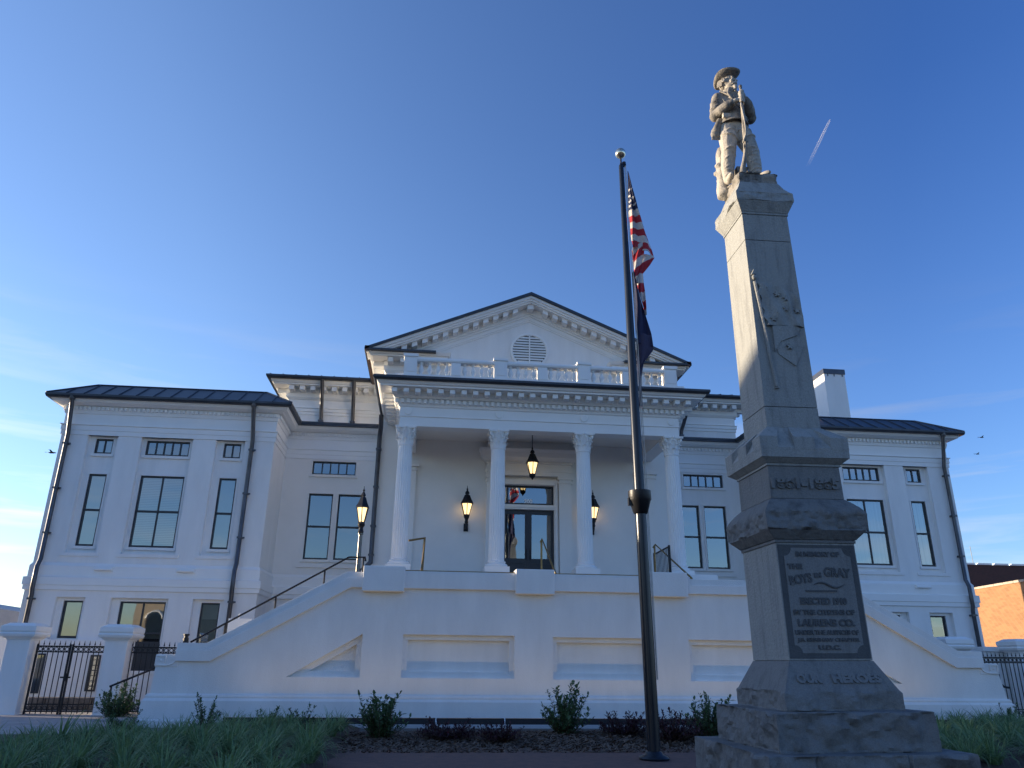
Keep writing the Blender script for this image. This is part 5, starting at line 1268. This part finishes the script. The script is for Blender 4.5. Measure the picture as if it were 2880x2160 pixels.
# ---------------------------------------------------------------- sky things
for (x,z,l,s) in ((-32.75,16.24,'tiny dark bird left of the left wing roof',.30),(44.75,20.64,'higher of two tiny dark birds right of the right wing',.22),(44.02,19.09,'lower and paler of two tiny birds right of the right wing',.2)):
    m=MB(); k=MB(); k.tube([(-1,0,.1),(-.4,0,.0),(.5,0,.02),(1.1,0,.05)],[.03,.2,.2,.03],8)
    k.add([(-.3,0,.05),(.4,0,.05),(.2,1.3,.5),(-.2,1.2,.45),(-.1,2.2,.3)],[(0,1,2,3),(3,2,4)]); k.add([(-.3,0,.05),(.4,0,.05),(.2,-1.3,.5),(-.2,-1.2,.45),(-.1,-2.2,.3)],[(0,1,2,3),(3,2,4)]); k.add([(-.9,.0,.1),(-1.7,.3,.1),(-1.7,-.3,.1)],[(0,1,2)])
    m.add([(x+a*s,60+b*s,z+c*s) for a,b,c in k.v],k.f); tag(m.build('bird',mat('dark_feathers',(.03,.03,.035),.8,var=.2),smooth=True),l,'bird')
cm=bpy.data.materials.new('ice_trail'); cm.use_nodes=True; nt=cm.node_tree; b=nt.nodes['Principled BSDF']; b.inputs['Base Color'].default_value=(.9,.9,.9,1); b.inputs['Roughness'].default_value=1
tc=nt.nodes.new('ShaderNodeTexCoord'); sp=nt.nodes.new('ShaderNodeSeparateXYZ'); mr=nt.nodes.new('ShaderNodeMapRange'); mr.inputs['From Min'].default_value=1165; mr.inputs['From Max'].default_value=1316; mr.inputs['To Min'].default_value=0; mr.inputs['To Max'].default_value=.34
nt.links.new(tc.outputs['Object'],sp.inputs[0]); nt.links.new(sp.outputs['Z'],mr.inputs['Value']); nt.links.new(mr.outputs[0],b.inputs['Alpha'])
m=MB(); A0=Vector((967.6,1500,1316.5)); A1_=Vector((886,1500,1162))
for off in (-1.9,1.9):
    o=Vector((off,0,0)); m.tube([tuple(A0+o*.5),tuple(A0.lerp(A1_,.1)+o),tuple(A0.lerp(A1_,.5)+o*1.2),tuple(A1_+o*1.3)],[.5,.9,1.3,1.7],12)
tag(m.build('contrail',cm,smooth=True),'thin white aircraft vapour trail in the blue sky right of the statue','contrail')

# ---------------------------------------------------------------- light, sky, camera
SUN_EL,SUN_AZ=radians(7.0),radians(15)      # sun low on the left, a little behind the front of the building
sd=Vector((-cos(SUN_EL)*cos(SUN_AZ),cos(SUN_EL)*sin(SUN_AZ),sin(SUN_EL)))
L=bpy.data.lights.new('sun','SUN'); L.energy=5.0; L.angle=radians(.53); L.color=(1,.80,.56)
lo_=bpy.data.objects.new('sun',L); COL.objects.link(lo_); lo_.rotation_euler=sd.to_track_quat('Z','Y').to_euler(); lo_.location=(-40,10,40)
w=bpy.data.worlds.new('World'); sc.world=w; w.use_nodes=True; nt=w.node_tree; bg=nt.nodes['Background']; bg.inputs['Strength'].default_value=.15
sky=nt.nodes.new('ShaderNodeTexSky'); sky.sky_type='NISHITA'; sky.sun_disc=False; sky.sun_elevation=SUN_EL; sky.sun_rotation=atan2(sd.x,sd.y); sky.altitude=200; sky.air_density=1.0; sky.dust_density=.5; sky.ozone_density=2.0
tc=nt.nodes.new('ShaderNodeTexCoord'); sp=nt.nodes.new('ShaderNodeSeparateXYZ'); nt.links.new(tc.outputs['Generated'],sp.inputs[0])
mp=nt.nodes.new('ShaderNodeMapping'); mp.inputs['Scale'].default_value=(2.2,2.2,22); mp.inputs['Rotation'].default_value=(0,radians(6),0); nt.links.new(tc.outputs['Generated'],mp.inputs[0])
n=nt.nodes.new('ShaderNodeTexNoise'); n.inputs['Scale'].default_value=1.6; n.inputs['Detail'].default_value=7; n.inputs['Roughness'].default_value=.55; n.inputs['Distortion'].default_value=.4; nt.links.new(mp.outputs[0],n.inputs['Vector'])
r1=nt.nodes.new('ShaderNodeValToRGB'); r1.color_ramp.elements[0].position=.50; r1.color_ramp.elements[1].position=.74; nt.links.new(n.outputs['Fac'],r1.inputs[0])
r2=nt.nodes.new('ShaderNodeValToRGB'); cr=r2.color_ramp; cr.elements[0].position=.0; cr.elements[0].color=(1,1,1,1); cr.elements[1].position=.42; cr.elements[1].color=(0,0,0,1); e=cr.elements.new(.22); e.color=(.8,.8,.8,1); nt.links.new(sp.outputs['Z'],r2.inputs[0])
mu=nt.nodes.new('ShaderNodeMath'); mu.operation='MULTIPLY'; nt.links.new(r1.outputs[0],mu.inputs[0]); nt.links.new(r2.outputs[0],mu.inputs[1])
mu2=nt.nodes.new('ShaderNodeMath'); mu2.operation='MULTIPLY'; mu2.inputs[1].default_value=.45; nt.links.new(mu.outputs[0],mu2.inputs[0])
tint=nt.nodes.new('ShaderNodeMix'); tint.data_type='RGBA'; tint.blend_type='MULTIPLY'; tint.inputs['Factor'].default_value=1; tint.inputs['B'].default_value=(.99,1.045,1.35,1); 
vd=nt.nodes.new('ShaderNodeVectorMath'); vd.operation='DOT_PRODUCT'; vd.inputs[1].default_value=(-cos(SUN_AZ),sin(SUN_AZ),0); nt.links.new(tc.outputs['Generated'],vd.inputs[0])
m1=nt.nodes.new('ShaderNodeMapRange'); m1.inputs['From Min'].default_value=.5; m1.inputs['From Max'].default_value=-.32; nt.links.new(vd.outputs['Value'],m1.inputs['Value'])
m2=nt.nodes.new('ShaderNodeMapRange'); m2.inputs['From Min'].default_value=.02; m2.inputs['From Max'].default_value=.62; m2.inputs['To Min'].default_value=.45; nt.links.new(sp.outputs['Z'],m2.inputs['Value'])
m3=nt.nodes.new('ShaderNodeMath'); m3.operation='MULTIPLY'; nt.links.new(m1.outputs[0],m3.inputs[0]); nt.links.new(m2.outputs[0],m3.inputs[1])
dk=nt.nodes.new('ShaderNodeMix'); dk.data_type='RGBA'; dk.inputs['A'].default_value=(.98,1.0,1.0,1); dk.inputs['B'].default_value=(.36,.55,.80,1); nt.links.new(m3.outputs[0],dk.inputs['Factor'])
d2=nt.nodes.new('ShaderNodeMix'); d2.data_type='RGBA'; d2.blend_type='MULTIPLY'; d2.inputs['Factor'].default_value=1; nt.links.new(sky.outputs[0],d2.inputs['A']); nt.links.new(dk.outputs['Result'],d2.inputs['B'])
nt.links.new(d2.outputs['Result'],tint.inputs['A'])
bw=nt.nodes.new('ShaderNodeRGBToBW'); nt.links.new(tint.outputs['Result'],bw.inputs[0])
cl=nt.nodes.new('ShaderNodeMix'); cl.data_type='RGBA'; cl.blend_type='MULTIPLY'; cl.inputs['Factor'].default_value=1; cl.inputs['B'].default_value=(1.6,1.62,1.68,1); nt.links.new(bw.outputs[0],cl.inputs['A'])
mx=nt.nodes.new('ShaderNodeMix'); mx.data_type='RGBA'; nt.links.new(mu2.outputs[0],mx.inputs['Factor']); nt.links.new(tint.outputs['Result'],mx.inputs['A']); nt.links.new(cl.outputs['Result'],mx.inputs['B'])
nt.links.new(mx.outputs['Result'],bg.inputs['Color'])
cd=bpy.data.cameras.new('camera'); cam=bpy.data.objects.new('camera',cd); COL.objects.link(cam); sc.camera=cam
cd.sensor_width=36; cd.lens=2130/2880*36; cd.clip_end=6000; cd.clip_start=.05
p_,y_,r_=radians(20.055),radians(5.958),radians(.624)
fw=Vector((sin(y_)*cos(p_),cos(y_)*cos(p_),sin(p_))); rt=Vector((cos(y_),-sin(y_),0)); up=rt.cross(fw); r2_=rt*cos(r_)+up*sin(r_); u2_=-rt*sin(r_)+up*cos(r_)
cam.matrix_world=Matrix(((r2_.x,u2_.x,-fw.x,-3.5),(r2_.y,u2_.y,-fw.y,0),(r2_.z,u2_.z,-fw.z,1.6),(0,0,0,1)))
sc.view_settings.view_transform='Standard'; sc.view_settings.look='None'; sc.view_settings.exposure=.99; sc.view_settings.gamma=1
sc.render.film_transparent=False; sc.cycles.max_bounces=8; sc.cycles.transparent_max_bounces=12
